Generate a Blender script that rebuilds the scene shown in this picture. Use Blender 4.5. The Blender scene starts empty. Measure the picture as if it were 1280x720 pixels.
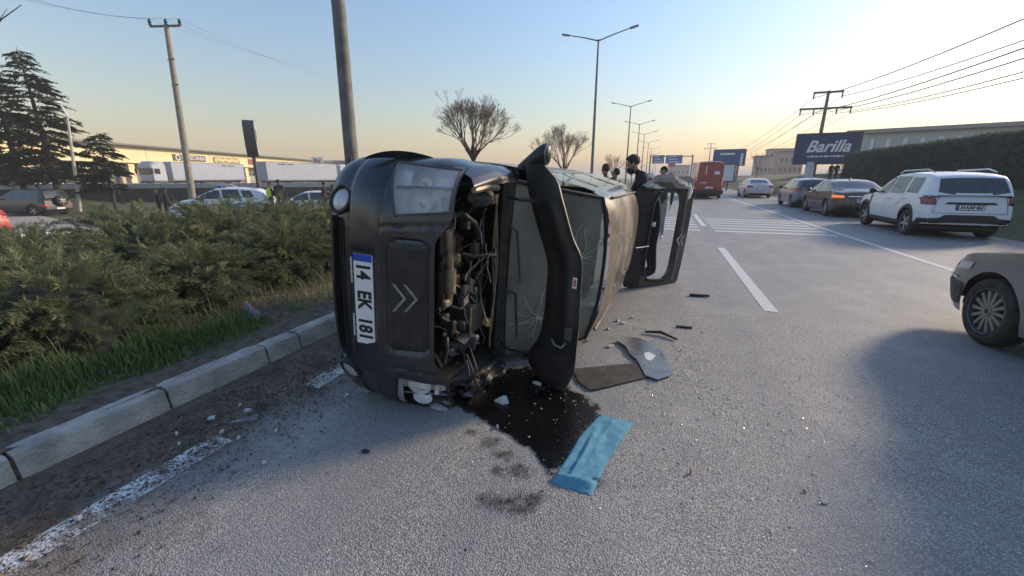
import bpy, bmesh, math, random
import numpy as np
from mathutils import Vector, Matrix
from mathutils.bvhtree import BVHTree
random.seed(7); rng = np.random.default_rng(11)
SC = bpy.context.scene; COL = SC.collection
PI = math.pi; R = math.radians

# ------------------------------------------------------------- camera, sky, sun, exposure
FPX, CAMH, HZ, VX = 500.0, 1.525, 222.0, 832.0
TH = math.atan((360 - HZ) / FPX); YAW = math.atan((VX - 640) / (FPX / math.cos(TH)))
cam = bpy.data.cameras.new('camera'); camo = bpy.data.objects.new('camera', cam); COL.objects.link(camo)
cam.sensor_width = 36.0; cam.lens = FPX / 1280 * 36; cam.clip_start = 0.05; cam.clip_end = 4000
camo.location = (0, 0, CAMH); camo.rotation_euler = (PI / 2 - TH, 0, YAW); SC.camera = camo
SUN_AZ, SUN_EL = R(44), R(22)          # azimuth measured from +Y (road direction) towards +X
w = bpy.data.worlds.new('World'); SC.world = w; w.use_nodes = True
nt = w.node_tree; sky = nt.nodes.new('ShaderNodeTexSky'); sky.sky_type = 'NISHITA'; sky.sun_disc = False
sky.sun_elevation = SUN_EL; sky.sun_rotation = SUN_AZ; sky.altitude = 50
sky.air_density = 2.1; sky.dust_density = 0.8; sky.ozone_density = 5.5
bg = nt.nodes['Background']; bg.inputs['Strength'].default_value = 0.079
tn = nt.nodes.new('ShaderNodeMix'); tn.data_type = 'RGBA'; tn.blend_type = 'MULTIPLY'; tn.inputs[0].default_value = 1.0
tn.inputs[7].default_value = (.985, .905, 1.05, 1); nt.links.new(sky.outputs[0], tn.inputs[6])      # white balance of the whole sky
nt.links.new(tn.outputs[2], bg.inputs['Color'])
sl = bpy.data.lights.new('sun', 'SUN'); sl.energy = 1.7; sl.angle = R(8); sl.color = (1.0, 0.80, 0.58)
so = bpy.data.objects.new('sun', sl); COL.objects.link(so)
so.rotation_euler = Vector((-math.sin(SUN_AZ) * math.cos(SUN_EL), -math.cos(SUN_AZ) * math.cos(SUN_EL), -math.sin(SUN_EL))).to_track_quat('-Z', 'Y').to_euler()
vs = SC.view_settings; vs.view_transform = 'Standard'; vs.look = 'None'; vs.exposure = 1.40; vs.gamma = 1.0; vs.use_curve_mapping = False
SC.cycles.use_denoising = True; SC.cycles.max_bounces = 8; SC.cycles.transparent_max_bounces = 12
SC.cycles.volume_bounces = 0; SC.cycles.sample_clamp_indirect = 6.0

def W(px, py, fh):
    """world point that lies fh metres ahead of the viewpoint on the given bearing and elevation"""
    v = (360 - py) / FPX; c, s = math.cos(TH), math.sin(TH)
    dh = fh * (v * c - s) / (c + v * s); l = (px - 640) / FPX * (fh * c - dh * s)
    return Vector((-math.sin(YAW) * fh + math.cos(YAW) * l, math.cos(YAW) * fh + math.sin(YAW) * l, CAMH + dh))

def G(px, py, z=0.0):
    """world point on the level z under a bearing"""
    a = W(px, py, 1.0); d = a - Vector((0, 0, CAMH)); t = (z - CAMH) / d.z
    return Vector((d.x * t, d.y * t, z))

# ------------------------------------------------------------- mesh builder
class MB:
    def __init__(s): s.v = []; s.f = []; s.m = []
    def add(s, vs, fs, mi=0, M=None):
        b = len(s.v)
        s.v += [tuple(M @ Vector(v)) for v in vs] if M is not None else [tuple(v) for v in vs]
        s.f += [tuple(i + b for i in f) for f in fs]; s.m += [mi] * len(fs); return s
    def box(s, c, d, mi=0, M=None, bev=0.0):
        x, y, z = d[0] / 2, d[1] / 2, d[2] / 2
        if bev <= 0:
            vs = [(c[0] + i * x, c[1] + j * y, c[2] + k * z) for k in (-1, 1) for j in (-1, 1) for i in (-1, 1)]
            return s.add(vs, [(0, 2, 3, 1), (4, 5, 7, 6), (0, 1, 5, 4), (2, 6, 7, 3), (0, 4, 6, 2), (1, 3, 7, 5)], mi, M)
        b = min(bev, x * .95, y * .95, z * .95); vs = []; idx = {}
        for i in (-1, 1):
            for j in (-1, 1):
                for k in (-1, 1):
                    for a in range(3):
                        p = [i * x, j * y, k * z]
                        for q in range(3):
                            if q != a: p[q] -= (i, j, k)[q] * b
                        idx[(i, j, k, a)] = len(vs); vs.append((c[0] + p[0], c[1] + p[1], c[2] + p[2]))
        fs = []
        for a in range(3):
            o = [q for q in range(3) if q != a]
            for sg in (-1, 1):
                q4 = []
                for u, v in ((-1, -1), (1, -1), (1, 1), (-1, 1)):
                    t = [0, 0, 0]; t[a] = sg; t[o[0]] = u; t[o[1]] = v; q4.append(idx[(*t, a)])
                fs.append(tuple(q4))
            for u in (-1, 1):
                for v in (-1, 1):
                    t0 = [0, 0, 0]; t0[o[0]] = u; t0[o[1]] = v; t1 = list(t0); t0[a] = -1; t1[a] = 1
                    fs.append((idx[(*t0, o[0])], idx[(*t1, o[0])], idx[(*t1, o[1])], idx[(*t0, o[1])]))
        for i in (-1, 1):
            for j in (-1, 1):
                for k in (-1, 1): fs.append((idx[(i, j, k, 0)], idx[(i, j, k, 1)], idx[(i, j, k, 2)]))
        return s.add(vs, fs, mi, M)
    def tube(s, path, rad, n=8, mi=0, cap=True, M=None):
        P = [Vector(p) for p in path]; k = len(P)
        rad = [rad] * k if isinstance(rad, (int, float)) else rad
        up = None; vs = []; fs = []
        for i in range(k):
            t = (P[min(i + 1, k - 1)] - P[max(i - 1, 0)]).normalized()
            if up is None:
                up = t.orthogonal().normalized()
            else:
                up = (up - t * up.dot(t)); up = up.normalized() if up.length > 1e-6 else t.orthogonal().normalized()
            sd = t.cross(up)
            for j in range(n):
                a = 2 * PI * j / n; vs.append(P[i] + (up * math.cos(a) + sd * math.sin(a)) * rad[i])
        for i in range(k - 1):
            for j in range(n): fs.append((i * n + j, i * n + (j + 1) % n, (i + 1) * n + (j + 1) % n, (i + 1) * n + j))
        if cap: fs.append(tuple(range(n - 1, -1, -1))); fs.append(tuple((k - 1) * n + j for j in range(n)))
        return s.add(vs, fs, mi, M)
    def lathe(s, prof, n=20, mi=0, M=None, a0=0, a1=2 * PI):
        """profile of (radius, height) spun about local Z"""
        full = abs(a1 - a0 - 2 * PI) < 1e-6; na = n if full else n + 1; vs = []; fs = []
        for r, h in prof:
            for j in range(na):
                a = a0 + (a1 - a0) * j / n; vs.append((r * math.cos(a), r * math.sin(a), h))
        for i in range(len(prof) - 1):
            for j in range(n if full else na - 1):
                k = (j + 1) % na; fs.append((i * na + j, i * na + k, (i + 1) * na + k, (i + 1) * na + j))
        return s.add(vs, fs, mi, M)
    def grid(s, P, mi=0, M=None, skip=None, mf=None, closed=False):
        """P[i][j] -> points; skip(i,j) drops a face, mf(i,j) gives its material"""
        nu, nv = len(P), len(P[0]); vs = [p for r in P for p in r]; b = len(s.v)
        s.v += [tuple(M @ Vector(v)) for v in vs] if M is not None else [tuple(v) for v in vs]
        for i in range(nu - 1 + (1 if closed else 0)):
            for j in range(nv - 1):
                if skip and skip(i, j): continue
                k = (i + 1) % nu
                s.f.append((b + i * nv + j, b + k * nv + j, b + k * nv + j + 1, b + i * nv + j + 1)); s.m.append(mf(i, j) if mf else mi)
        return s
    def prism(s, poly, h0, h1, mi=0, M=None):
        """polygon in local XY pulled from h0 to h1"""
        n = len(poly); vs = [(x, y, h0) for x, y in poly] + [(x, y, h1) for x, y in poly]
        fs = [tuple(range(n - 1, -1, -1)), tuple(range(n, 2 * n))] + [(i, (i + 1) % n, n + (i + 1) % n, n + i) for i in range(n)]
        return s.add(vs, fs, mi, M)
    def ell(s, c, r, mi=0, n=12, k=8, M=None):
        P = [[(c[0] + r[0] * math.sin(PI * j / k) * math.cos(2 * PI * i / n), c[1] + r[1] * math.sin(PI * j / k) * math.sin(2 * PI * i / n), c[2] + r[2] * math.cos(PI * j / k)) for j in range(k + 1)] for i in range(n)]
        return s.grid(P, mi, M, closed=True)
    def mesh(s, name, mats, smooth=40):
        me = bpy.data.meshes.new(name); me.from_pydata(s.v, [], s.f)
        for m in (mats if isinstance(mats, (list, tuple)) else [mats]): me.materials.append(m)
        me.polygons.foreach_set('material_index', s.m)
        bm = bmesh.new(); bm.from_mesh(me); bmesh.ops.remove_doubles(bm, verts=bm.verts, dist=1e-5)
        bmesh.ops.delete(bm, geom=[v for v in bm.verts if not v.link_faces], context='VERTS'); bmesh.ops.recalc_face_normals(bm, faces=bm.faces); bm.to_mesh(me); bm.free()
        if smooth: me.shade_smooth(); me.set_sharp_from_angle(angle=R(smooth))
        return me
    def build(s, name, mats, parent=None, smooth=40, M=None):
        return link(name, s.mesh(name, mats, smooth), parent, M)

def link(name, data, parent=None, M=None):
    o = bpy.data.objects.new(name, data); COL.objects.link(o)
    if parent is not None: o.parent = parent
    if M is not None: o.matrix_local = M
    return o
def tag(o, label=None, cat=None, group=None, kind=None):
    if label: o['label'] = label
    if cat: o['category'] = cat
    if group: o['group'] = group
    if kind: o['kind'] = kind
    return o
def thing(name, label, cat, loc=(0, 0, 0), rz=0.0, group=None):
    o = bpy.data.objects.new(name, None); COL.objects.link(o); o.empty_display_size = .2
    o.location = loc; o.rotation_euler = (0, 0, rz); return tag(o, label, cat, group)
def copy_tree(o, parent=None):
    c = o.copy(); COL.objects.link(c)
    if parent is not None: c.parent = parent
    for ch in list(o.children): copy_tree(ch, c)
    return c
def T(x, y, z): return Matrix.Translation((x, y, z))
def RX(a): return Matrix.Rotation(a, 4, 'X')
def RY(a): return Matrix.Rotation(a, 4, 'Y')
def RZ(a): return Matrix.Rotation(a, 4, 'Z')
def np_mesh(name, V, F, mat, col=None, smooth=False, parent=None):
    """fast mesh from numpy: V (n,3), F (m,3 or 4); col = per-face-corner grey value"""
    me = bpy.data.meshes.new(name); k = F.shape[1]
    me.vertices.add(len(V)); me.vertices.foreach_set('co', V.astype(np.float32).ravel())
    me.loops.add(F.size); me.loops.foreach_set('vertex_index', F.astype(np.int32).ravel())
    me.polygons.add(len(F)); me.polygons.foreach_set('loop_start', np.arange(0, F.size, k, dtype=np.int32))
    me.update(calc_edges=True); me.materials.append(mat)
    if col is not None:
        a = me.attributes.new('tone', 'FLOAT', 'FACE'); a.data.foreach_set('value', col.astype(np.float32))
    if smooth: me.shade_smooth()
    return link(name, me, parent)

# ------------------------------------------------------------- materials
def mat(name, col, rough=.6, metal=0., spec=.5, coat=0., vary=0., vscale=6., bump=0., bscale=60., dirt=None, trans=0., emit=None, rvar=0.):
    m = bpy.data.materials.new(name); m.use_nodes = True; n = m.node_tree.nodes; L = m.node_tree.links
    b = n['Principled BSDF']; b.inputs['Base Color'].default_value = (*col, 1); b.inputs['Roughness'].default_value = rough
    b.inputs['Metallic'].default_value = metal; b.inputs['Specular IOR Level'].default_value = spec
    b.inputs['Coat Weight'].default_value = coat; b.inputs['Coat Roughness'].default_value = .08
    b.inputs['Transmission Weight'].default_value = trans
    if emit: b.inputs['Emission Color'].default_value = (*emit[0], 1); b.inputs['Emission Strength'].default_value = emit[1]
    tc = n.new('ShaderNodeTexCoord')
    if vary or dirt or rvar:
        nz = n.new('ShaderNodeTexNoise'); nz.inputs['Scale'].default_value = vscale; nz.inputs['Detail'].default_value = 6; nz.inputs['Roughness'].default_value = .62
        L.new(tc.outputs['Object'], nz.inputs['Vector'])
        mx = n.new('ShaderNodeMix'); mx.data_type = 'RGBA'
        rp = n.new('ShaderNodeMapRange'); rp.inputs[1].default_value = .32; rp.inputs[2].default_value = .70
        L.new(nz.outputs['Fac'], rp.inputs[0]); L.new(rp.outputs[0], mx.inputs[0])
        d2 = dirt if dirt else tuple(min(1, c * (1 + vary)) for c in col); d1 = tuple(c * (1 - vary) for c in col)
        mx.inputs[6].default_value = (*d1, 1); mx.inputs[7].default_value = (*d2, 1); L.new(mx.outputs[2], b.inputs['Base Color'])
        if rvar:
            r2 = n.new('ShaderNodeMapRange'); r2.inputs[3].default_value = rough; r2.inputs[4].default_value = min(1, rough + rvar)
            L.new(rp.outputs[0], r2.inputs[0]); L.new(r2.outputs[0], b.inputs['Roughness'])
    if bump:
        n2 = n.new('ShaderNodeTexNoise'); n2.inputs['Scale'].default_value = bscale; n2.inputs['Detail'].default_value = 4
        L.new(tc.outputs['Object'], n2.inputs['Vector']); bp = n.new('ShaderNodeBump'); bp.inputs['Strength'].default_value = bump; bp.inputs['Distance'].default_value = .02
        L.new(n2.outputs['Fac'], bp.inputs['Height']); L.new(bp.outputs[0], b.inputs['Normal'])
    return m
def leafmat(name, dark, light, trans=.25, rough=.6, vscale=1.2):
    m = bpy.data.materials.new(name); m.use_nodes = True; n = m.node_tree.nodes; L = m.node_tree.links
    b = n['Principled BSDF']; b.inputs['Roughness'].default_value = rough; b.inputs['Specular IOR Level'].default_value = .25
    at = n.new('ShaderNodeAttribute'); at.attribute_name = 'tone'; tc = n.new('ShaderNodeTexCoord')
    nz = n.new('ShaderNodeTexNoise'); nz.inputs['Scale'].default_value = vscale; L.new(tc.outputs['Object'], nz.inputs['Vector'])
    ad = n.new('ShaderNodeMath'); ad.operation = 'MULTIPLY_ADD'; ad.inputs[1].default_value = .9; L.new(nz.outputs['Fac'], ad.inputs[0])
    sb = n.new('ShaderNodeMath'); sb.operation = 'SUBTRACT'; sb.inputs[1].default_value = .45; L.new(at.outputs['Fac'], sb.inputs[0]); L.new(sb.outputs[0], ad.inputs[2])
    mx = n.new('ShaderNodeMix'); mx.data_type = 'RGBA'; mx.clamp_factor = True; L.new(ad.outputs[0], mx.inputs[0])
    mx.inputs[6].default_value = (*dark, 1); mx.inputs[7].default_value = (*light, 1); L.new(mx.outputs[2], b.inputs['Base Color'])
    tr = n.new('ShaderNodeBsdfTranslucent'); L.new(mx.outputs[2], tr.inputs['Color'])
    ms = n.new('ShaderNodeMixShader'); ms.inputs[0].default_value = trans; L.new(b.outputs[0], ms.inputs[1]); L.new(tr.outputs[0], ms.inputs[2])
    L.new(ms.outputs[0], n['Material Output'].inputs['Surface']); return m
def glassmat(name, tint=(.75, .82, .78), dust=.25, filmcol=(.42, .42, .38), see=.6, vscale=3.):
    """thin pane: part clear, part glossy, part pale film of dust and painted sky reflection"""
    m = bpy.data.materials.new(name); m.use_nodes = True; n = m.node_tree.nodes; L = m.node_tree.links
    b = n['Principled BSDF']; b.inputs['Base Color'].default_value = (.01, .012, .012, 1); b.inputs['Roughness'].default_value = .06; b.inputs['Specular IOR Level'].default_value = .6
    tp = n.new('ShaderNodeBsdfTransparent'); tp.inputs['Color'].default_value = (*tint, 1)
    fr = n.new('ShaderNodeFresnel'); fr.inputs['IOR'].default_value = 1.45
    mr = n.new('ShaderNodeMapRange'); mr.inputs[3].default_value = 1 - see; mr.inputs[4].default_value = 1.0; L.new(fr.outputs[0], mr.inputs[0])
    m1 = n.new('ShaderNodeMixShader'); L.new(mr.outputs[0], m1.inputs[0]); L.new(tp.outputs[0], m1.inputs[1]); L.new(b.outputs[0], m1.inputs[2])
    df = n.new('ShaderNodeBsdfDiffuse'); df.inputs['Color'].default_value = (*filmcol, 1)
    tc = n.new('ShaderNodeTexCoord'); nz = n.new('ShaderNodeTexNoise'); nz.inputs['Scale'].default_value = vscale; nz.inputs['Detail'].default_value = 7
    L.new(tc.outputs['Object'], nz.inputs['Vector']); r2 = n.new('ShaderNodeMapRange'); r2.inputs[1].default_value = .25; r2.inputs[2].default_value = .8; r2.inputs[3].default_value = dust * .5; r2.inputs[4].default_value = dust * 1.4
    L.new(nz.outputs['Fac'], r2.inputs[0]); m2 = n.new('ShaderNodeMixShader'); L.new(r2.outputs[0], m2.inputs[0]); L.new(m1.outputs[0], m2.inputs[1]); L.new(df.outputs[0], m2.inputs[2])
    L.new(m2.outputs[0], n['Material Output'].inputs['Surface']); return m
def wornpaint(name, col=(.62, .62, .58), keep=.75, scale=9.):
    m = bpy.data.materials.new(name); m.use_nodes = True; n = m.node_tree.nodes; L = m.node_tree.links
    b = n['Principled BSDF']; b.inputs['Base Color'].default_value = (*col, 1); b.inputs['Roughness'].default_value = .75
    tp = n.new('ShaderNodeBsdfTransparent'); tc = n.new('ShaderNodeTexCoord')
    nz = n.new('ShaderNodeTexNoise'); nz.inputs['Scale'].default_value = scale; nz.inputs['Detail'].default_value = 9; nz.inputs['Roughness'].default_value = .75
    vo = n.new('ShaderNodeTexVoronoi'); vo.inputs['Scale'].default_value = 95; L.new(tc.outputs['Object'], vo.inputs['Vector'])
    ad = n.new('ShaderNodeMath'); ad.operation = 'MULTIPLY_ADD'; ad.inputs[1].default_value = -.22; L.new(vo.outputs['Distance'], ad.inputs[0]); L.new(nz.outputs['Fac'], ad.inputs[2])
    L.new(tc.outputs['Object'], nz.inputs['Vector']); mr = n.new('ShaderNodeMapRange'); mr.inputs[1].default_value = 1 - keep - .12; mr.inputs[2].default_value = 1 - keep + .04; L.new(ad.outputs[0], mr.inputs[0])
    ms = n.new('ShaderNodeMixShader'); L.new(mr.outputs[0], ms.inputs[0]); L.new(tp.outputs[0], ms.inputs[1]); L.new(b.outputs[0], ms.inputs[2])
    bp = n.new('ShaderNodeBump'); bp.inputs['Strength'].default_value = .5; bp.inputs['Distance'].default_value = .006; L.new(vo.outputs['Distance'], bp.inputs['Height']); L.new(bp.outputs[0], b.inputs['Normal'])
    L.new(ms.outputs[0], n['Material Output'].inputs['Surface']); return m
def asphaltmat(name, base=.48, grit=1.0, dirt=True):
    m = bpy.data.materials.new(name); m.use_nodes = True; n = m.node_tree.nodes; L = m.node_tree.links
    b = n['Principled BSDF']; b.inputs['Specular IOR Level'].default_value = .35; b.inputs['Roughness'].default_value = .62
    tc = n.new('ShaderNodeTexCoord'); V = tc.outputs['Object']
    def noise(sc, det=5, rg=.6):
        z = n.new('ShaderNodeTexNoise'); z.inputs['Scale'].default_value = sc; z.inputs['Detail'].default_value = det; z.inputs['Roughness'].default_value = rg; L.new(V, z.inputs['Vector']); return z.outputs['Fac']
    def rng_(x, a, c, lo=0., hi=1.):
        r = n.new('ShaderNodeMapRange'); r.inputs[1].default_value = a; r.inputs[2].default_value = c; r.inputs[3].default_value = lo; r.inputs[4].default_value = hi; L.new(x, r.inputs[0]); return r.outputs[0]
    def mix(f, a, c):
        x = n.new('ShaderNodeMix'); x.data_type = 'RGBA'; x.clamp_factor = True
        if isinstance(f, float): x.inputs[0].default_value = f
        else: L.new(f, x.inputs[0])
        for k, q in ((6, a), (7, c)):
            if isinstance(q, tuple): x.inputs[k].default_value = (*q, 1)
            else: L.new(q, x.inputs[k])
        return x.outputs[2]
    vo = n.new('ShaderNodeTexVoronoi'); vo.inputs['Scale'].default_value = 128; L.new(V, vo.inputs['Vector'])
    v2 = n.new('ShaderNodeTexVoronoi'); v2.inputs['Scale'].default_value = 210; L.new(V, v2.inputs['Vector'])
    sp = n.new('ShaderNodeSeparateColor'); L.new(vo.outputs['Color'], sp.inputs[0])
    stone = mix(rng_(sp.outputs[0], .0, 1.), (base * .62, base * .595, base * .53), (base * 1.48, base * 1.40, base * 1.22))
    pit = rng_(vo.outputs['Distance'], .28, .62)
    c = mix(pit, stone, (base * .40, base * .385, base * .36))
    c = mix(rng_(noise(.55, 6), .36, .66), c, mix(.32, c, (base * .62, base * .6, base * .6)))      # large soft patches
    c = mix(rng_(noise(2.6, 8, .7), .50, .68, 0, .55), c, (base * .45, base * .44, base * .44))       # darker tyre-worn stains
    mp = n.new('ShaderNodeMapping'); mp.inputs['Scale'].default_value = (1.1, .05, 1.); L.new(V, mp.inputs['Vector'])
    tz = n.new('ShaderNodeTexNoise'); tz.inputs['Scale'].default_value = 1.6; tz.inputs['Detail'].default_value = 5; L.new(mp.outputs[0], tz.inputs['Vector'])
    c = mix(rng_(tz.outputs['Fac'], .42, .60, 0, .48), c, (base * .48, base * .48, base * .49))                # wheel tracks along the lane
    c = mix(rng_(noise(1.1, 7, .7), .50, .68, 0, .28), c, (base * 1.15, base * 1.08, base * .98))              # dust
    wz = n.new('ShaderNodeTexVoronoi'); wz.feature = 'DISTANCE_TO_EDGE'; wz.inputs['Scale'].default_value = .42
    wn = n.new('ShaderNodeMix'); wn.data_type = 'VECTOR'; wn.inputs[0].default_value = .22; nc = n.new('ShaderNodeTexNoise'); nc.inputs['Scale'].default_value = 1.7; nc.inputs['Detail'].default_value = 6; L.new(V, nc.inputs['Vector']); L.new(V, wn.inputs[4]); L.new(nc.outputs['Color'], wn.inputs[5]); L.new(wn.outputs[1], wz.inputs['Vector'])
    ck = rng_(wz.outputs['Distance'], .0012, .0042, .75, 0.); cm = n.new('ShaderNodeMath'); cm.operation = 'MULTIPLY'; L.new(ck, cm.inputs[0]); L.new(rng_(noise(.33, 3), .60, .66), cm.inputs[1])
    c = mix(cm.outputs[0], c, (base * .2, base * .2, base * .2))                                                # hairline cracks
    c = mix(rng_(noise(60, 3), .66, .72, 0, .5), c, (base * 3.0, base * 2.9, base * 2.7))               # pale specks
    if dirt:
        sx = n.new('ShaderNodeSeparateXYZ'); L.new(V, sx.inputs[0])
        edge = rng_(sx.outputs[0], -3.0, -1.5, 1.05, 0.)
        nn = noise(1.7, 9, .72); ad = n.new('ShaderNodeMath'); ad.operation = 'MULTIPLY_ADD'; ad.inputs[1].default_value = 1.5; L.new(nn, ad.inputs[0]); L.new(edge, ad.inputs[2])
        f = rng_(ad.outputs[0], 1.02, 1.45, 0., .95)
        soil = mix(rng_(noise(38, 8, .8), .36, .64), (.045, .032, .022), (.30, .205, .13)); soil = mix(rng_(noise(5, 6, .7), .42, .62, 0, .7), soil, (.055, .040, .028))
        c = mix(f, c, soil)
    L.new(c, b.inputs['Base Color'])
    s1 = n.new('ShaderNodeMath'); s1.operation = 'MULTIPLY_ADD'; s1.inputs[1].default_value = .35; L.new(v2.outputs['Distance'], s1.inputs[0]); L.new(vo.outputs['Distance'], s1.inputs[2])
    bp = n.new('ShaderNodeBump'); bp.invert = True; bp.inputs['Strength'].default_value = .7 * grit; bp.inputs['Distance'].default_value = .007
    L.new(s1.outputs[0], bp.inputs['Height'])
    b2 = n.new('ShaderNodeBump'); b2.inputs['Strength'].default_value = .35; b2.inputs['Distance'].default_value = .02; L.new(noise(7, 6, .7), b2.inputs['Height']); L.new(b2.outputs[0], bp.inputs['Normal'])
    L.new(bp.outputs[0], b.inputs['Normal'])
    return m
M_ = {}
def paint(name, col, rough=.28, dirt=.25, metal=0.):
    d = tuple(c * (1 - dirt) + g * dirt for c, g in zip(col, (.30, .27, .22)))
    m = mat(name, col, rough, metal, .5, .6, vary=.04, vscale=2.2, dirt=d, rvar=.25); return m
M_['asphalt'] = asphaltmat('asphalt'); M_['asphalt2'] = mat('far_asphalt', (.17, .165, .155), .85, vary=.2, vscale=.7, bump=.3, bscale=40)
M_['concrete'] = mat('concrete', (.30, .295, .275), .9, vary=.22, vscale=3.5, bump=.5, bscale=55)
M_['kerb'] = mat('kerb_concrete', (.46, .425, .36), .92, vary=.35, vscale=5, bump=.9, bscale=45, dirt=(.58, .535, .455))
M_['soil'] = mat('soil', (.12, .09, .062), .98, vary=.6, vscale=16, bump=1., bscale=24)
M_['field'] = mat('field_grass', (.06, .075, .026), .95, vary=.5, vscale=.6, bump=.8, bscale=9, dirt=(.13, .12, .055))
M_['whiteline'] = wornpaint('road_paint'); M_['worn'] = wornpaint('worn_road_paint', (.72, .72, .68), .575, 5.)
M_['rubber'] = mat('tyre_rubber', (.018, .018, .018), .8, vary=.3, vscale=12, dirt=(.06, .055, .048))
M_['blackp'] = mat('black_plastic', (.014, .014, .015), .55, vary=.3, vscale=5, dirt=(.035, .033, .03))
M_['greyp'] = mat('grey_plastic', (.06, .06, .062), .6, vary=.3, vscale=6)
M_['chrome'] = mat('chrome', (.75, .75, .76), .14, 1.0)
M_['alloy'] = mat('alloy', (.50, .50, .50), .35, .8, vary=.25, vscale=8)
M_['steel'] = mat('galvanised_steel', (.30, .31, .32), .5, .6, vary=.2, vscale=3)
M_['carglass'] = mat('car_glass', (.03, .036, .036), .05, 0, .8, vary=.2, vscale=2, dirt=(.06, .066, .066))
M_['redlamp'] = mat('red_lamp', (.35, .012, .01), .2, coat=.8); M_['amber'] = mat('amber_lamp', (.6, .16, .02), .25, coat=.8)
M_['clearlamp'] = mat('clear_lamp', (.55, .57, .58), .15, .3, coat=1.)
M_['white'] = mat('white_paint', (.72, .73, .72), .5, vary=.06, vscale=3); M_['black'] = mat('black_ink', (.012, .012, .012), .6)
M_['blue'] = mat('plate_blue', (.012, .06, .42), .4); M_['signblue'] = mat('sign_blue', (.03, .11, .30), .5, vary=.12, vscale=1)
M_['navy'] = mat('billboard_navy', (.018, .032, .115), .5, vary=.12, vscale=.6)
# ------------------------------------------------------------- ground, road, kerb, markings
def smooth(a, b, x):
    t = np.clip((x - a) / (b - a), 0, 1); return t * t * (3 - 2 * t)
def gz(x, y=0.0):
    """height of the ground: planted bed left of the road, lower carriageway beyond, bank on the right"""
    x = np.asarray(x, float)
    left = .12 - .72 * smooth(-9.2, -13.5, x) - .30 * smooth(-14, -26, x) + .75 * smooth(-51, -55.5, x)
    right = 1.15 * smooth(8.6, 12.6, x) + 1.2 * smooth(13, 30, x)
    return np.where(x < -3.1, left, np.where(x < 8.4, -.06, right - .02))
xs = [-2500, -800, -300, -150, -80, -64, -56, -55, -54, -53, -52, -51, -50, -38, -30, -26, -22, -18, -15, -13.5, -12.5, -11.5, -10.5, -9.8, -9.2, -8, -6, -4, -3.18, -3.09, -2, 2, 6, 8.3, 8.45, 8.8, 9.4, 10, 10.6, 11.2, 11.8, 12.6, 13, 16, 20, 25, 30, 60, 150, 400, 900, 2500]
ys = [-120, -40, -15, -5, 0, 5, 10, 15, 20, 25, 30, 40, 60, 90, 150, 300, 700, 1500, 3200]
mb = MB(); mb.grid([[(x, y, float(gz(x)) - (.09 if -9.3 < x < -3 else 0)) for y in ys] for x in xs])
tag(mb.build('ground', M_['field'], smooth=60), kind='structure')
# carriageway: one sheet
mb = MB(); P = []
for x in (-3.04, 0, 4, 8.38):
    P.append([(x, y, 0.0) for y in (-40, -10, 0, 5, 10, 20, 40, 80, 160, 400, 900)])
mb.grid(P); road = tag(mb.build('road', M_['asphalt']), kind='structure')
def marking(name, x0, x1, y0, y1, m='whiteline', z=.004):
    q = MB(); n = max(1, int((y1 - y0) / 4)); q.grid([[(x0, y0 + (y1 - y0) * i / n, z) for i in range(n + 1)], [(x1, y0 + (y1 - y0) * i / n, z) for i in range(n + 1)]])
    return q.build(name, M_[m], road)
for k in range(-1, 26): marking('lane_dash', 1.24, 1.39, 5.25 + 9.2 * k, 10.0 + 9.2 * k)
marking('edge_line', 4.66, 4.80, -30, 500)
marking('edge_line', -2.45, -2.29, -20, 1.36, 'worn'); marking('edge_line', -2.45, -2.29, 2.02, 500, 'worn')
for k in range(6):
    y0 = 13.1 + .78 * k
    marking('warning_bar', -2.1, 1.12 - .0 * k, y0, y0 + .30); marking('warning_bar', 1.52, 4.52, y0, y0 + .30)
# soil bed with lumps
nx, ny = 60, 150
P = []
for i in range(nx + 1):
    x = -9.4 + 6.30 * i / nx; row = []
    for j in range(ny + 1):
        y = -5 + 30 * j / ny
        z = .125 + .03 * math.sin(x * 3.1 + y * 1.7) * math.sin(y * 2.3 - x) + random.uniform(-.012, .014)
        z = z * float(1 - smooth(-8.6, -9.4, x)) + .10 * float(smooth(-8.6, -9.4, x)) if x < -8.6 else z
        if x > -3.45: z = .138 + random.uniform(-.008, .012)
        row.append((x, y, z))
    P.append(row)
mb = MB(); mb.grid(P); tag(mb.build('planting_bed', M_['soil'], smooth=60), kind='structure')
# kerb stones, one by one
kerb = tag(link('kerb', None), kind='structure')
y = -6.0; stones = []
lens = {}
while y < 30:
    L = .70 + .1 * random.random()
    if abs(y - 1.95) < .3: L = .33
    stones.append((y, L)); y += L
for y, L in stones:
    q = MB(); g = .018; pr = [(-3.175, -.06), (-3.0, -.06), (-3.03, .115), (-3.038, .140), (-3.052, .148), (-3.16, .15), (-3.175, .14)]
    n = 12; P = []
    for i in range(n + 1):
        e = .006 if i in (0, n) else 0
        P.append([(a + random.uniform(-.004, .004) - (e if a > -3.1 else 0), y + g / 2 + (L - g) * i / n, b + random.uniform(-.002, .002) - e) for a, b in pr])
    q.grid(P); q.f.append(tuple(range(len(pr)))); q.m.append(0); k0 = n * len(pr); q.f.append(tuple(k0 + i for i in range(len(pr)))); q.m.append(0)
    o = q.build('kerb_stone', M_['kerb'], kerb, smooth=30); o.location = (random.uniform(-.006, .004), 0, random.uniform(-.006, .003))
mb = MB(); mb.box((-3.105, 12, .03), (.12, 36, .16)); mb.build('mortar', M_['soil'], kerb)
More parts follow.
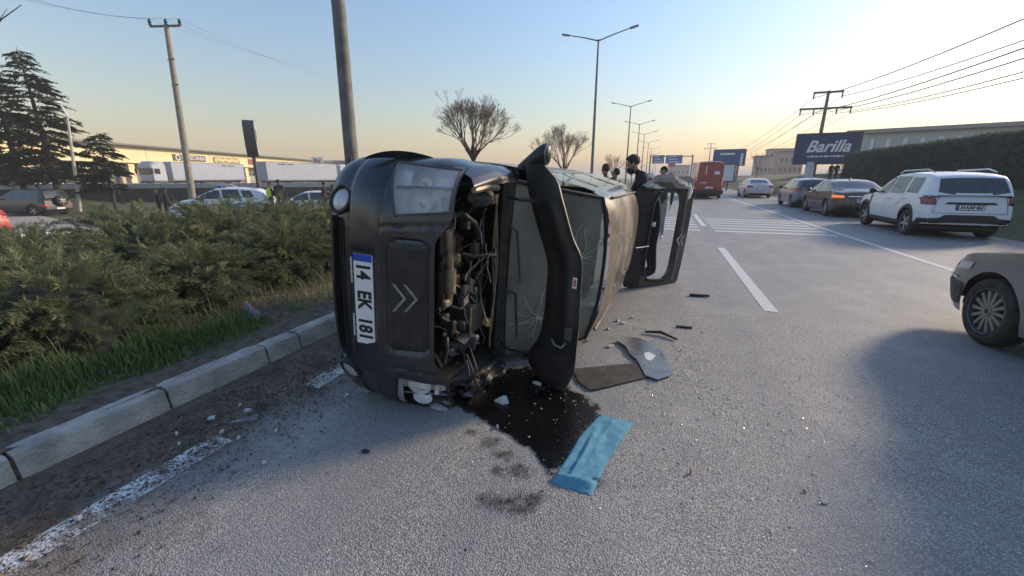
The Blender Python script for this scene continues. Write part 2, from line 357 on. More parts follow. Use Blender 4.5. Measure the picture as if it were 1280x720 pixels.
# far carriageway and parking apron on the left, at their lower level
def sheet(name, poly, z, m, n=1):
    q = MB(); q.add([(x, y, z) for x, y in poly], [tuple(range(len(poly)))]); return tag(q.build(name, m), kind='structure')
sheet('far_carriageway', [(-24, -30), (-14.4, -30), (-14.4, 400), (-24, 400)], -.80 + .0, M_['asphalt2'])
M_['apron'] = mat('pale_apron', (.36, .315, .26), .9, vary=.12, vscale=.5, bump=.2, bscale=20)
sheet('parking_apron', [(-75, -20), (-25, -20), (-25, 11.3), (-75, 22)], -.862, M_['apron'])
mb = MB(); mb.box((-24.7, -2, -.82), (.35, 26, .16), bev=.03); tag(mb.build('apron_kerb', M_['white']), kind='structure')
# oil, water stains: thin sheets with irregular outlines
def blob(name, pts, z, m, k=5, jit=.0, parent=None, inset=.62):
    """stain sheet whose 'wet' value fades from the middle to the rim"""
    P = [Vector((a, b)) for a, b in pts]; n = len(P); out = []
    for i in range(n):
        p0, p1, p2, p3 = P[i - 1], P[i], P[(i + 1) % n], P[(i + 2) % n]
        for s in range(k):
            t = s / k; out.append(.5 * ((2 * p1) + (-p0 + p2) * t + (2 * p0 - 5 * p1 + 4 * p2 - p3) * t * t + (-p0 + 3 * p1 - 3 * p2 + p3) * t ** 3))
    c = sum(out, Vector((0, 0))) / len(out); N = len(out); V = []; wet = []
    for q_, w_ in ((1.12, 0.), (.94, .5), (inset, 1.), (.02, 1.)):
        for p in out: v = c + (p - c) * q_; V.append((v.x, v.y, z)); wet.append(w_)
    F = [(r_ * N + i, r_ * N + (i + 1) % N, (r_ + 1) * N + (i + 1) % N, (r_ + 1) * N + i) for r_ in range(3) for i in range(N)]
    me = bpy.data.meshes.new(name); me.from_pydata(V, [], F); me.materials.append(m); a = me.attributes.new('wet', 'FLOAT', 'POINT'); a.data.foreach_set('value', wet); return link(name, me, parent)
def oilmat(nm='spilled_oil', lo=1.38, hi=1.62):
    m = bpy.data.materials.new(nm); m.use_nodes = True; n = m.node_tree.nodes; L = m.node_tree.links
    b = n['Principled BSDF']; b.inputs['Base Color'].default_value = (.004, .004, .004, 1); b.inputs['Roughness'].default_value = .2; b.inputs['Specular IOR Level'].default_value = .45
    tc = n.new('ShaderNodeTexCoord'); vo = n.new('ShaderNodeTexVoronoi'); vo.inputs['Scale'].default_value = 92; L.new(tc.outputs['Object'], vo.inputs['Vector'])
    nz = n.new('ShaderNodeTexNoise'); nz.inputs['Scale'].default_value = 6; nz.inputs['Detail'].default_value = 8; L.new(tc.outputs['Object'], nz.inputs['Vector'])
    bp = n.new('ShaderNodeBump'); bp.invert = True; bp.inputs['Strength'].default_value = .35; bp.inputs['Distance'].default_value = .006; L.new(vo.outputs['Distance'], bp.inputs['Height']); L.new(bp.outputs[0], b.inputs['Normal'])
    mr = n.new('ShaderNodeMapRange'); mr.inputs[1].default_value = .35; mr.inputs[2].default_value = .65; mr.inputs[3].default_value = .07; mr.inputs[4].default_value = .28; L.new(nz.outputs['Fac'], mr.inputs[0]); L.new(mr.outputs[0], b.inputs['Roughness'])
    tp = n.new('ShaderNodeBsdfTransparent'); ms = n.new('ShaderNodeMixShader'); at = n.new('ShaderNodeAttribute'); at.attribute_name = 'wet'
    n3 = n.new('ShaderNodeTexNoise'); n3.inputs['Scale'].default_value = 11 if nm == 'spilled_oil' else 22; n3.inputs['Detail'].default_value = 9; n3.inputs['Roughness'].default_value = .72; L.new(tc.outputs['Object'], n3.inputs['Vector'])
    a1 = n.new('ShaderNodeMath'); a1.operation = 'MULTIPLY_ADD'; a1.inputs[1].default_value = 1.7; L.new(n3.outputs['Fac'], a1.inputs[0]); L.new(at.outputs['Fac'], a1.inputs[2])
    ad = n.new('ShaderNodeMath'); ad.operation = 'MULTIPLY_ADD'; ad.inputs[1].default_value = .55; L.new(vo.outputs['Distance'], ad.inputs[0]); L.new(a1.outputs[0], ad.inputs[2])
    m2 = n.new('ShaderNodeMapRange'); m2.inputs[1].default_value = lo; m2.inputs[2].default_value = hi; L.new(ad.outputs[0], m2.inputs[0]); L.new(m2.outputs[0], ms.inputs[0])
    L.new(tp.outputs[0], ms.inputs[1]); L.new(b.outputs[0], ms.inputs[2]); L.new(ms.outputs[0], n['Material Output'].inputs['Surface']); return m
M_['oil'] = oilmat(); M_['oil2'] = oilmat('oil_splash', 1.80, 2.75)
def gp(*pp): return [tuple(G(a, b)[:2]) for a, b in pp]
oil = thing('oil_puddle', 'black oil puddle spreading out below the overturned van towards the blue towel', 'oil puddle')
blob('pool', gp((560, 495), (595, 520), (640, 548), (668, 566), (682, 588), (700, 585), (722, 556), (748, 518), (735, 500), (700, 480), (660, 458), (600, 470)), .005, M_['oil'], 6, 0, oil, .80)
for c, r in (((612, 553), .07), ((630, 570), .07), ((648, 588), .08), ((622, 590), .05), ((615, 628), .08), ((650, 634), .10), ((668, 625), .06), ((590, 540), .05), ((745, 603), .06)):
    p = G(*c); blob('drip', [(p.x + 1.3 * r * math.cos(a) * random.uniform(.75, 1.3), p.y + 1.2 * r * math.sin(a) * random.uniform(.75, 1.2)) for a in np.linspace(0, 2 * PI, 9)[:-1]], .0055, M_['oil2'], 5, 0, oil, .4)

# ------------------------------------------------------------- juniper bed and grass
def plume_template(N=20, seed=1, wdt=.026):
    r = np.random.default_rng(seed); V = []; F = []
    def diamond(b, d, n, L, wd):
        s = np.cross(d, n); i = len(V); V.extend([b, b + d * L * .45 + s * wd, b + d * L, b + d * L * .45 - s * wd]); F.append((i, i + 1, i + 2, i + 3))
    X = np.array([1., 0, 0])
    for i in range(N):
        t = .12 + .88 * i / N; b = np.array([t, 0, -.10 * t * t + .12 * t])
        for sd in (-1, 1, 2):
            a = r.uniform(.35, 1.0); roll = r.uniform(-.5, .5) + (0 if sd != 2 else PI / 2)
            sg = sd if sd != 2 else r.choice([-1, 1])
            d = np.array([math.cos(a), sg * math.sin(a) * math.cos(roll), math.sin(a) * math.sin(roll) * (1 if sd != 2 else .8) + .1]); d /= np.linalg.norm(d)
            n = np.array([r.normal() * .4, r.normal() * .4, 1.]); n -= d * n.dot(d); n /= np.linalg.norm(n)
            diamond(b, d, n, (.30 * (1 - .62 * t) + .05) * r.uniform(.6, 1.25), wdt * r.uniform(.7, 1.3))
    diamond(np.array([0, 0, 0.]), np.array([.98, 0, .05]), np.array([0, 0, 1.]), 1.0, .012)
    return np.array(V), np.array(F)
TPL = [plume_template(26, s, .0125) for s in range(5)]
TPLF = [plume_template(11, s + 9, .022) for s in range(3)]
def plumes(P, D, Ln, tone, tpl):
    """instances of the plume template: positions, directions, lengths"""
    Vs = []; Fs = []; Cs = []; off = 0; which = rng.integers(0, len(tpl), len(P))
    for k, (V, F) in enumerate(tpl):
        I = np.where(which == k)[0]
        if not len(I): continue
        d = D[I] / np.linalg.norm(D[I], axis=1, keepdims=True); up = np.tile([0, 0, 1.], (len(I), 1)) + rng.normal(0, .45, (len(I), 3))
        s = np.cross(up, d); s /= np.linalg.norm(s, axis=1, keepdims=True); u = np.cross(d, s)
        Q = V[None] * Ln[I][:, None, None]
        w_ = P[I][:, None] + Q[..., :1] * d[:, None] + Q[..., 1:2] * s[:, None] + Q[..., 2:] * u[:, None]
        w_[..., 2] -= .20 * (V[None, :, 0] ** 2) * Ln[I][:, None]
        Vs.append(w_.reshape(-1, 3)); Fs.append((F[None] + (np.arange(len(I)) * len(V))[:, None, None] + off).reshape(-1, 4)); off += len(I) * len(V)
        Cs.append((tone[I][:, None] + rng.normal(0, .10, (len(I), len(F)))).ravel())
    return np.concatenate(Vs), np.concatenate(Fs), np.concatenate(Cs)
M_['juniper'] = leafmat('juniper_foliage', (.055, .098, .066), (.25, .255, .12), .28, .7, .9)  # grey-green of shade and olive of sunlit tops put into the leaf colours
M_['juniper_in'] = mat('juniper_core', (.014, .022, .013), .95, vary=.5, vscale=9, bump=1., bscale=30)  # dark brown-green core that closes the bush below its sprays
M_['twig'] = mat('twig_bark', (.10, .075, .05), .9, vary=.3, vscale=20)
def juniper(cx, cy, rx, ry, h, near, row=3):
    z0 = float(gz(cx)); o = thing('juniper_bush', ('spreading juniper bush in the row nearest the kerb', 'juniper bush in the middle row of the planted bed', 'juniper bush in the back row, farthest from the kerb', 'small-looking distant juniper bush hidden beyond the overturned van')[row], 'bush', (cx, cy, z0), 0, 'juniper bushes filling the roadside bed')
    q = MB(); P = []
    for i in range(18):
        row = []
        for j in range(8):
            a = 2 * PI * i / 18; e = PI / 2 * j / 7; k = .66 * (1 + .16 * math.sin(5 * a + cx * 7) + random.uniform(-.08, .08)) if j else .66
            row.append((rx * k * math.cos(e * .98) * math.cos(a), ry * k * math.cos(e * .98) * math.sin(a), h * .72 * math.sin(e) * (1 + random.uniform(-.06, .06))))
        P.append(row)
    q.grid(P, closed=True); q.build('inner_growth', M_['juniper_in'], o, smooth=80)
    n = int((640 if near else 170) * (rx * ry)); u = rng.random(n); th = rng.uniform(0, 2 * PI, n); el = np.arcsin(rng.uniform(.02, 1, n) ** .8)
    lump = 1 + .14 * np.sin(3 * th + cx * 5) * np.cos(el) + .1 * np.sin(7 * th + cy * 3)
    dr = np.stack([np.cos(el) * np.cos(th), np.cos(el) * np.sin(th), np.sin(el)], -1)
    S = dr * np.array([rx, ry, h]) * (lump * rng.uniform(.60, .92, n))[:, None]
    Dv = dr * np.array([1, 1, .30]) + np.array([.10, -.10, .12]) + rng.normal(0, .26, (n, 3)); Dv[:, 2] = np.maximum(Dv[:, 2], -.12)
    Ln = rng.uniform(.16, .36, n) * (1.0 if near else 1.3)
    tone = .42 + .25 * np.sin(el) + rng.normal(0, .20, n)  # random tone, plus painted light: sprays turn lighter towards the bush top
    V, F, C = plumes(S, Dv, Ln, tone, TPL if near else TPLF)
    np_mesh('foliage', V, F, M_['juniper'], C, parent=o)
    q = MB()
    for k in range(7):
        a = random.uniform(0, 2 * PI); q.tube([(0, 0, .02), (rx * .35 * math.cos(a), ry * .35 * math.sin(a), h * .25), (rx * .7 * math.cos(a + .2), ry * .7 * math.sin(a + .2), h * .45)], [.018, .012, .006], 5)
    q.build('stems', M_['twig'], o)
    return o
for ri, X in enumerate((-5.0, -6.5, -8.1)):
    y = -2.2 + ri * .5
    while y < (15 if ri == 0 else 19):
        near = y < 7.5
        rx = random.uniform(.82, 1.0); ry = random.uniform(.82, 1.05)
        h = random.uniform(.62, .76) + (0, .12, .16)[ri] + (.10 if 3 < y < 9 else 0)
        if ri == 0: rx *= .95 if y < 4.4 else .85
        juniper(X + random.uniform(-.12, .12), y, rx, ry, h, near, ri)
        y += ry * 1.38
# far bushes of the same bed, smaller in view
for k in range(10): juniper(random.uniform(-7.6, -5.2), 20 + 2.6 * k, 1.2, 1.5, .8, False)
# grass along the kerb
def grass(name, n, xf, yf, hf, m, wd=.006, bend=.5, seed=3):
    r = np.random.default_rng(seed); x = xf(r, n); y = yf(r, n); h = hf(r, n, x, y); z = np.where(x > -3.18, .0, .12)
    az = r.uniform(0, 2 * PI, n); ln = r.uniform(.15, 1.0, n) * bend; wds = wd * r.uniform(.6, 1.4, n)
    sx, sy = np.cos(az), np.sin(az); px_, py_ = -sy, sx
    V = np.zeros((n, 7, 3)); lev = [0, .4, .75, 1.0]
    for i, t in enumerate(lev[:3]):
        bx = x + sx * ln * h * t * t; by = y + sy * ln * h * t * t; bz = z + h * (t - .28 * ln * t * t); ww = wds * (1 - .55 * t)
        V[:, 2 * i] = np.stack([bx + px_ * ww, by + py_ * ww, bz], -1); V[:, 2 * i + 1] = np.stack([bx - px_ * ww, by - py_ * ww, bz], -1)
    V[:, 6] = np.stack([x + sx * ln * h, y + sy * ln * h, z + h * (1 - .28 * ln)], -1)
    b = (np.arange(n) * 7)[:, None]
    F = np.concatenate([b + np.array([[0, 1, 3]]), b + np.array([[0, 3, 2]]), b + np.array([[2, 3, 5]]), b + np.array([[2, 5, 4]]), b + np.array([[4, 5, 6]])])
    C = np.tile(np.clip(.5 + r.normal(0, .25, n), 0, 1), 5)
    return np_mesh(name, V.reshape(-1, 3), F, m, C)
M_['grass'] = leafmat('grass_blades', (.075, .15, .035), (.27, .31, .115), .35, .55, 2.0)
def tuft(r, n):
    c = r.uniform(0, 1, n) ** .8; k = r.integers(0, 70, n); rr = np.random.default_rng(5); base = rr.uniform(0, 1, 70) ** 1.1
    return -3.42 - 1.05 * np.clip(base[k] + r.normal(0, .05, n), 0, 1)
def ty(r, n):
    k = r.integers(0, 70, n); rr = np.random.default_rng(6); base = rr.uniform(-.6, 3.0, 70); return base[k] + r.normal(0, .10, n)
g1 = grass('kerb_grass', 19000, lambda r, n: -3.42 - 1.05 * r.beta(1.5, 1.4, n) + .10 * np.sin(r.integers(0, 12, n)), lambda r, n: np.where(r.random(n) < .86, r.uniform(-.8, 2.75, n), r.uniform(2.7, 7, n)),
           lambda r, n, x, y: r.uniform(.04, .15, n) * np.clip(1 + .85 * np.sin(6 * x + 4.3 * y + 1) * np.sin(5.1 * y - 2 * x), .15, 1.6) * (1 - .55 * np.clip((y - 1.9) / 1, 0, 1)) * (.55 + .45 * np.clip((-3.45 - x) / .4, 0, 1)), M_['grass'])
tag(g1, 'lush green grass growing between kerb and junipers', 'grass', kind='stuff')
g2 = grass('dry_grass', 420, lambda r, n: -3.8 - .4 * r.random(n), lambda r, n: r.uniform(-.4, 4, n), lambda r, n, x, y: r.uniform(.12, .34, n),
           leafmat('dry_blades', (.10, .09, .04), (.30, .25, .13), .3, .7, 2.), .004, .9, 8)
tag(g2, 'dry pale grass stalks under the juniper edge', 'grass', kind='stuff')
# ------------------------------------------------------------- lettering
def text_mesh(s, size, m, depth=.004, bold=0., shear=0., align='CENTER', sx=1.0):
    cu = bpy.data.curves.new('lettering', 'FONT'); cu.body = s; cu.size = size; cu.extrude = depth; cu.offset = bold; cu.shear = shear
    cu.align_x = align; cu.align_y = 'CENTER'; cu.resolution_u = 3
    o = bpy.data.objects.new('lettering', cu); COL.objects.link(o); bpy.context.view_layer.update()
    me = bpy.data.meshes.new_from_object(o.evaluated_get(bpy.context.evaluated_depsgraph_get())); bpy.data.objects.remove(o); bpy.data.curves.remove(cu)
    me.name = 'lettering'; me.materials.clear(); me.materials.append(m)
    if sx != 1.0:
        for v in me.vertices: v.co.x *= sx
    return me
def basis(o, ex, ey):
    """matrix whose local X, Y run along ex, ey"""
    ex = Vector(ex).normalized(); ey = Vector(ey); ey = (ey - ex * ey.dot(ex)).normalized(); ez = ex.cross(ey)
    M = Matrix((ex, ey, ez)).transposed().to_4x4(); M.translation = Vector(o); return M
def plate(parent, M, s, L=.52, H=.112, name='licence_plate', parts=None):
    """number plate in local XY of M"""
    q = MB(); q.box((0, 0, -.004), (L + .03, H + .03, .012), 1, bev=.004); q.box((0, 0, .004), (L, H, .006), 0, bev=.003); q.box((-L / 2 + .022, 0, .0065), (.042, H - .006, .004), 2)
    o = q.build(name, [M_['white'], M_['blackp'], M_['blue']], parent, M=M)
    if parts:
        for tx, cx in parts: link('lettering', text_mesh(tx, H * .98, M_['black'], .001, .0042, sx=.80 if len(tx) < 9 else .62), o, T(cx, -.002, .0085))
    return o
# ------------------------------------------------------------- wheels
def wheel_meshes(r, wd, spokes, kind='alloy', rim=None):
    rr = r * .68; t = MB(); h = wd / 2
    t.lathe([(rr * .96, -h * .9), (r * .86, -h), (r * .955, -h * .86), (r, -h * .55), (r, -h * .1), (r * .985, -h * .08), (r * .985, h * .08), (r, h * .1), (r, h * .55), (r * .955, h * .86), (r * .86, h), (rr * 1.06, h * .96), (rr * .96, h * .8)], 36)
    k = MB(); k.lathe([(rr * 1.0, h * .86), (rr * .97, h * .95), (rr * .90, h * .80), (rr * .86, h * .2), (rr * .84, -h * .5), (0.01, -h * .5)], 36, 1)
    k.lathe([(rr * 1.0, h * .86), (rr * .985, h * .97), (rr * .92, h * .84)], 36, 0)
    for i in range(spokes):
        a = 2 * PI * i / spokes; w0, w1 = (.10, .07) if spokes < 8 else (.045, .05)
        k.prism([(rr * .12, -r * w0), (rr * .95, -r * w1), (rr * .95, r * w1), (rr * .12, r * w0)], h * .42, h * .78, 0, RZ(a))
    k.lathe([(.001, h * .86), (rr * .20, h * .84), (rr * .24, h * .5)], 18, 0); k.lathe([(.001, h * .9), (rr * .10, h * .88), (rr * .11, h * .8)], 14, 1)
    return t.mesh('tyre', M_['rubber']), k.mesh('rim', [rim or M_['alloy'], M_['blackp']])
def add_wheels(root, xs_, half, r, meshes, wd=.2):
    for x in xs_:
        for sd in (-1, 1):
            w_ = link('wheel', None, root, T(x, sd * half, r) @ RX(-sd * PI / 2) @ RZ(random.random() * 6)); w_.empty_display_size = .1
            link('tyre', meshes[0], w_); link('rim', meshes[1], w_)

# ------------------------------------------------------------- the overturned van (local: x forward, y left, z up)
VO = Vector((-2.0846, 3.811, .86)); vy, vd = .0476, -.0704
vr = Vector((math.sin(vy), math.cos(vy), 0)); vu0 = Vector((math.cos(vy), -math.sin(vy), 0)); vz = Vector((0, 0, 1))
vF = -vr; vU = vu0 * math.cos(vd) + vz * math.sin(vd); vL = -vz * math.cos(vd) + vu0 * math.sin(vd)
VM = Matrix((vF, vL, vU)).transposed().to_4x4(); VM.translation = VO
van = thing('overturned_van', 'black passenger van lying on its side with its engine bay torn open', 'van'); van.matrix_world = VM
vpaint = mat('van_paint', (.008, .011, .017), .26, 0, .5, .5, vary=.1, vscale=3.0, dirt=(.036, .036, .037), rvar=.25, bump=.05, bscale=8)
def scratch(m, col=(.16, .16, .155), lo=.70, hi=.76):
    n = m.node_tree.nodes; L = m.node_tree.links; b = n['Principled BSDF']; old = b.inputs['Base Color'].links[0].from_socket
    tc = n.new('ShaderNodeTexCoord'); acc = None
    for sc, rot in (((3., 55., 9.), (.3, .1, .2)), ((4., 12., 60.), (0, .4, .5))):
        mp = n.new('ShaderNodeMapping'); mp.inputs['Scale'].default_value = sc; mp.inputs['Rotation'].default_value = rot; L.new(tc.outputs['Object'], mp.inputs['Vector'])
        z = n.new('ShaderNodeTexNoise'); z.inputs['Scale'].default_value = 1.3; z.inputs['Detail'].default_value = 4; L.new(mp.outputs[0], z.inputs['Vector'])
        r_ = n.new('ShaderNodeMapRange'); r_.inputs[1].default_value = lo; r_.inputs[2].default_value = hi; r_.inputs[4].default_value = .8; L.new(z.outputs['Fac'], r_.inputs[0])
        mx = n.new('ShaderNodeMix'); mx.data_type = 'RGBA'; L.new(r_.outputs[0], mx.inputs[0]); L.new(old, mx.inputs[6]); mx.inputs[7].default_value = (*col, 1); old = mx.outputs[2]
    L.new(old, b.inputs['Base Color'])
scratch(vpaint)
vroof = mat('dusty_van_roof', (.022, .021, .021), .30, 0, .5, .35, vary=.1, vscale=2.2, dirt=(.25, .185, .115), rvar=.3, bump=.12, bscale=6)
vblack = mat('van_trim', (.010, .010, .011), .48, vary=.3, vscale=9, dirt=(.03, .028, .026)); deep = mat('grille_black', (.004, .004, .004), .8)
lens = glassmat('lamp_lens', (.97, .98, .98), .26, (.86, .87, .86), .95, 3.); foglens = mat('fog_lens', (.45, .46, .46), .25, .1, coat=1., vary=.2, vscale=30)  # whitish lens film paints the reflected sky into the lamp
refl = mat('lamp_reflector', (.85, .86, .86), .4, .25, vary=.15, vscale=14); wglass = glassmat('windscreen_glass', (.76, .80, .70), .38, (.46, .45, .36), .82, 2.0)  # windscreen film is real dust plus sky reflection put into its pale colour
NE = 4.0
def fx(phi, z):
    """front skin: plan superellipse whose nose depends on height"""
    a = .565 - 1.0 * max(0, .34 - z) ** 2 * 3.2 - .30 * max(0, z - .64) - .25 * max(0, z - .9)
    b = .835 - .35 * max(0, .38 - z) ** 2 * 4 - .22 * max(0, z - .86)
    n = 2 / NE; c, s = math.cos(phi), math.sin(phi)
    return Vector((1.34 + a * abs(c) ** n, math.copysign(b * abs(s) ** n, s), z))
def ztop(y): return .955 + .075 * float(smooth(.36, .55, abs(y)))
def rr_(y, z, y0, y1, z0, z1, r=.04):
    """signed distance to a rounded rectangle"""
    dx = abs(y - (y0 + y1) / 2) - (y1 - y0) / 2 + r; dz = abs(z - (z0 + z1) / 2) - (z1 - z0) / 2 + r
    return math.hypot(max(dx, 0), max(dz, 0)) + min(max(dx, dz), 0) - r
def hl(y, z):
    """headlamp outline: slanted four-sided"""
    ay = abs(y); lo = .73 - .26 * (ay - .49); inn = .485 + .06 * (z - .6) / .4
    return max(lo - z, z - 1.012, inn - ay, ay - .80)
phis = np.linspace(-PI / 2, PI / 2, 171); zsn = 78; pts = []; reg = []
for ph in phis:
    row = []
    for j in range(zsn + 1):
        y0 = fx(ph, .6).y; z = .185 + (ztop(y0) - .185) * j / zsn; p = fx(ph, z); y = p.y
        nrm = Vector((math.cos(ph), math.sin(ph) * .6, 0)).normalized(); d = 0.
        e = rr_(y, z, -.46, .46, .255, .375, .03);  d -= .075 * float(smooth(.004, -.012, e))
        e = rr_(y, z, -.385, .345, .665, .935, .07); d -= .020 * float(smooth(.0, -.012, e)) - .014 * float(smooth(-.022, -.034, e))
        if e < -.04: d += .0035 * math.sin(z * 2 * PI / .045)
        e = rr_(y, z, -.30, .30, .44, .615, .03); d -= .012 * float(smooth(.0, -.015, e))
        for sd in (-1, 1):
            e = math.hypot(y - sd * .565, z - .335) - .082; d -= .022 * float(smooth(.0, -.012, e))
        d += .010 * float(smooth(.40, .43, z)) - .004 * math.sin(min(1, max(0, (z - .62) / .03)) * PI)
        if y > .45 and .42 < z < .56: d -= .018 * float(smooth(.5, .56, y)) * float(smooth(.56, .53, z))
        for g0, g1 in ((z - .648, .0055), (z - .405 - .02 * abs(y), .005)):                    # shut lines across the bumper
            d -= .009 * math.exp(-(g0 / g1) ** 2)
        if z > .64: d -= .008 * math.exp(-((abs(y) - .44 - .10 * (z - .64)) / .006) ** 2)
        if z > .40: d += .014 * float(smooth(.40, .62, abs(y))) * (1 - float(smooth(.62, .66, z))) * math.sin(PI * min(1, (z - .40) / .24))
        e = rr_(y, z, .60, .72, .46, .58, .01); d -= .012 * math.exp(-(e / .006) ** 2) + .004 * (e < 0)
        d += .006 * math.sin(9 * y + 4 * z) * math.sin(7 * z)                              # crash ripple
        row.append(p + nrm * d)
    pts.append(row)
def fcen(i, j):
    p = (pts[i][j] + pts[i + 1][j + 1]) / 2; return p.y, p.z
def fskip(i, j): y, z = fcen(i, j); return hl(y, z) < -.004 or (y > .66 and z < .29) 
def fmat(i, j):
    y, z = fcen(i, j)
    if rr_(y, z, -.46, .46, .255, .375, .03) < -.004: return 2
    if z < .25 or rr_(y, z, -.385, .345, .665, .935, .07) < -.03: return 1
    return 0
mb = MB(); mb.grid([[tuple(p) for p in r] for r in pts], skip=fskip, mf=fmat)
fas = mb.build('front_bumper', [vpaint, vblack, deep], van, smooth=35)
# lower grille bars, ragged
q = MB()
for z in (.285, .315, .345): q.tube([(fx(math.asin(max(-1, min(1, (yy / .83)))) if 0 else math.asin(max(-1, min(1, (abs(yy) / .83) ** (NE / 2)))) * (1 if yy > 0 else -1), z) - Vector((.055, 0, 0))) for yy in np.linspace(-.44, .44, 12)], .006, 6)
q.build('lower_grille', vblack, fas)
def on_front(y, z, off=0.):
    s = min(1, abs(y) / (.835 - .22 * max(0, z - .86))); ph = math.asin(s ** (NE / 2)) * (1 if y >= 0 else -1); p = fx(ph, z); return p + Vector((off, 0, 0))
for k in range(7):
    z_ = .705 + .034 * k; yl = .345 - .02 * (k in (0, 6)); q = MB(); q.tube([on_front(yy, z_, -.012) for yy in np.linspace(-yl - .01, yl - .03, 14)], .0065, 6); q.build('grille_rib', vblack, fas)
# licence plate: reads from right fender down to the ground side
pc = on_front(.02, .527, .006)
pl = plate(van, basis(pc, (0, 1, .0), (-.12, -.02, 1)), '', .575, .132, parts=[('14', -.185), ('EK', -.005), ('181', .185)])
q = MB()
for y0, n in ((-.26, 13), (.10, 12)):
    for k in range(n): q.box((.0 + y0 + k * .0125 + .0, -.081, .006), (.008, random.uniform(.008, .013), .002))
q.build('frame_print', M_['white'], pl)
# double chevron on the nose
def chevron(name, parent, M, s, m):
    q = MB()
    for dz in (0, .085 * s):
        for sd in (-1, 1):
            a = Vector((sd * .105 * s, dz)); b = Vector((0, dz + .085 * s)); t = .022 * s
            q.add([(a.x, a.y, 0), (a.x, a.y + t, 0), (b.x, b.y + t, 0), (b.x, b.y, 0), (a.x, a.y, .01), (a.x, a.y + t, .01), (b.x, b.y + t, .014), (b.x, b.y, .014)],
                  [(0, 1, 2, 3), (4, 5, 6, 7), (0, 1, 5, 4), (2, 3, 7, 6), (0, 3, 7, 4), (1, 2, 6, 5)])
    return q.build(name, m, parent, M=M)
dullchrome = mat('dull_chrome', (.32, .33, .34), .3, .9, vary=.3, vscale=20)
chevron('emblem', van, basis(on_front(-.03, .715, .004), (0, 1, 0), (-.36, 0, 1)), .82, dullchrome)
# fog lamps
for sd in (-1, 1):
    c = on_front(sd * .565, .335, -.012); f = MB(); Mx = basis(c, (-.42 * sd, 1, 0), (.10, 0, 1))
    f.lathe([(.088, -.01), (.088, .014), (.076, .02), (.066, .006)], 24, 1); f.lathe([(.066, .006), (.05, .016), (.025, .021), (.001, .022)], 24, 0)
    f.build('fog_lamp', [foglens, vblack], van, M=Mx)
# headlamps: housing, reflectors, lens
def lamp(sd, broken):
    root = link('headlamp', None, van); N = 14; Pf = []; Pb = []
    for i in range(N + 1):
        a = []; b_ = []
        for j in range(N + 1):
            z0 = .73 + (1.012 - .73) * j / N; y0 = .49 + .05 * (z0 - .6) / .4; y1 = .795 - .02 * j / N
            ay = y0 + (y1 - y0) * i / N; lo = .73 - .26 * (ay - .49); z = lo + (1.012 - lo) * j / N
            p = on_front(sd * ay, z); a.append(p + Vector((.006, sd * .004, .002)))
            ed = min(i, N - i, j, N - j) / 4; dp = .085 * min(1, ed) ** .5
            b_.append(p - Vector((dp, sd * dp * .35, dp * .35)))
        Pf.append(a); Pb.append(b_)
    q = MB(); q.grid(Pb, 0); q.build('housing', refl if not broken else vblack, root)
    q = MB()
    for (ay, zz, r) in ((.60, .84, .075), (.715, .83, .065), (.60, .96, .04)):
        c = on_front(sd * ay, zz) - Vector((.05, sd * .02, .015)); Mx = basis(c, (-.35 * sd, 1, 0), (-.35, 0, 1))
        q.lathe([(r, .03), (r * .9, .0), (r * .6, -.03), (r * .2, -.045), (.001, -.046)], 20, 0, Mx); q.lathe([(r * .2, -.04), (r * .16, .0), (.001, .004)], 10, 1, Mx)
    q.build('reflector', [refl, foglens], root)
    q = MB(); q.tube([on_front(sd * .66, .64) - Vector((.03, 0, 0)), on_front(sd * .67, .99) - Vector((.05, 0, 0))], .012, 6, 0)
    q.tube([on_front(sd * .665, .93) - Vector((.02, sd * .02, -.0)), on_front(sd * .50, .96) - Vector((.02, 0, 0))], .016, 6, 1); q.build('trim_bar', [M_['chrome'], M_['amber'] if 0 else M_['white']], root)
    if not broken:
        q = MB(); q.grid(Pf, 0); q.build('lens', lens, root, smooth=80)
    else:
        q = MB(); q.grid(Pf, 0, skip=lambda i, j: not (i < 3 or j < 2 or (j > 11 and i > 8) or i > 12)); q.build('lens', lens, root, smooth=80)
    q = MB(); rim = [Pf[i][0] for i in range(N + 1)] + [Pf[N][j] for j in range(1, N + 1)] + [Pf[i][N] for i in range(N - 1, -1, -1)] + [Pf[0][j] for j in range(N - 1, 0, -1)]
    q.tube(rim + [rim[0]], .008, 6); q.build('bezel', vblack if broken else M_['greyp'], root)
lamp(-1, False); lamp(1, True)
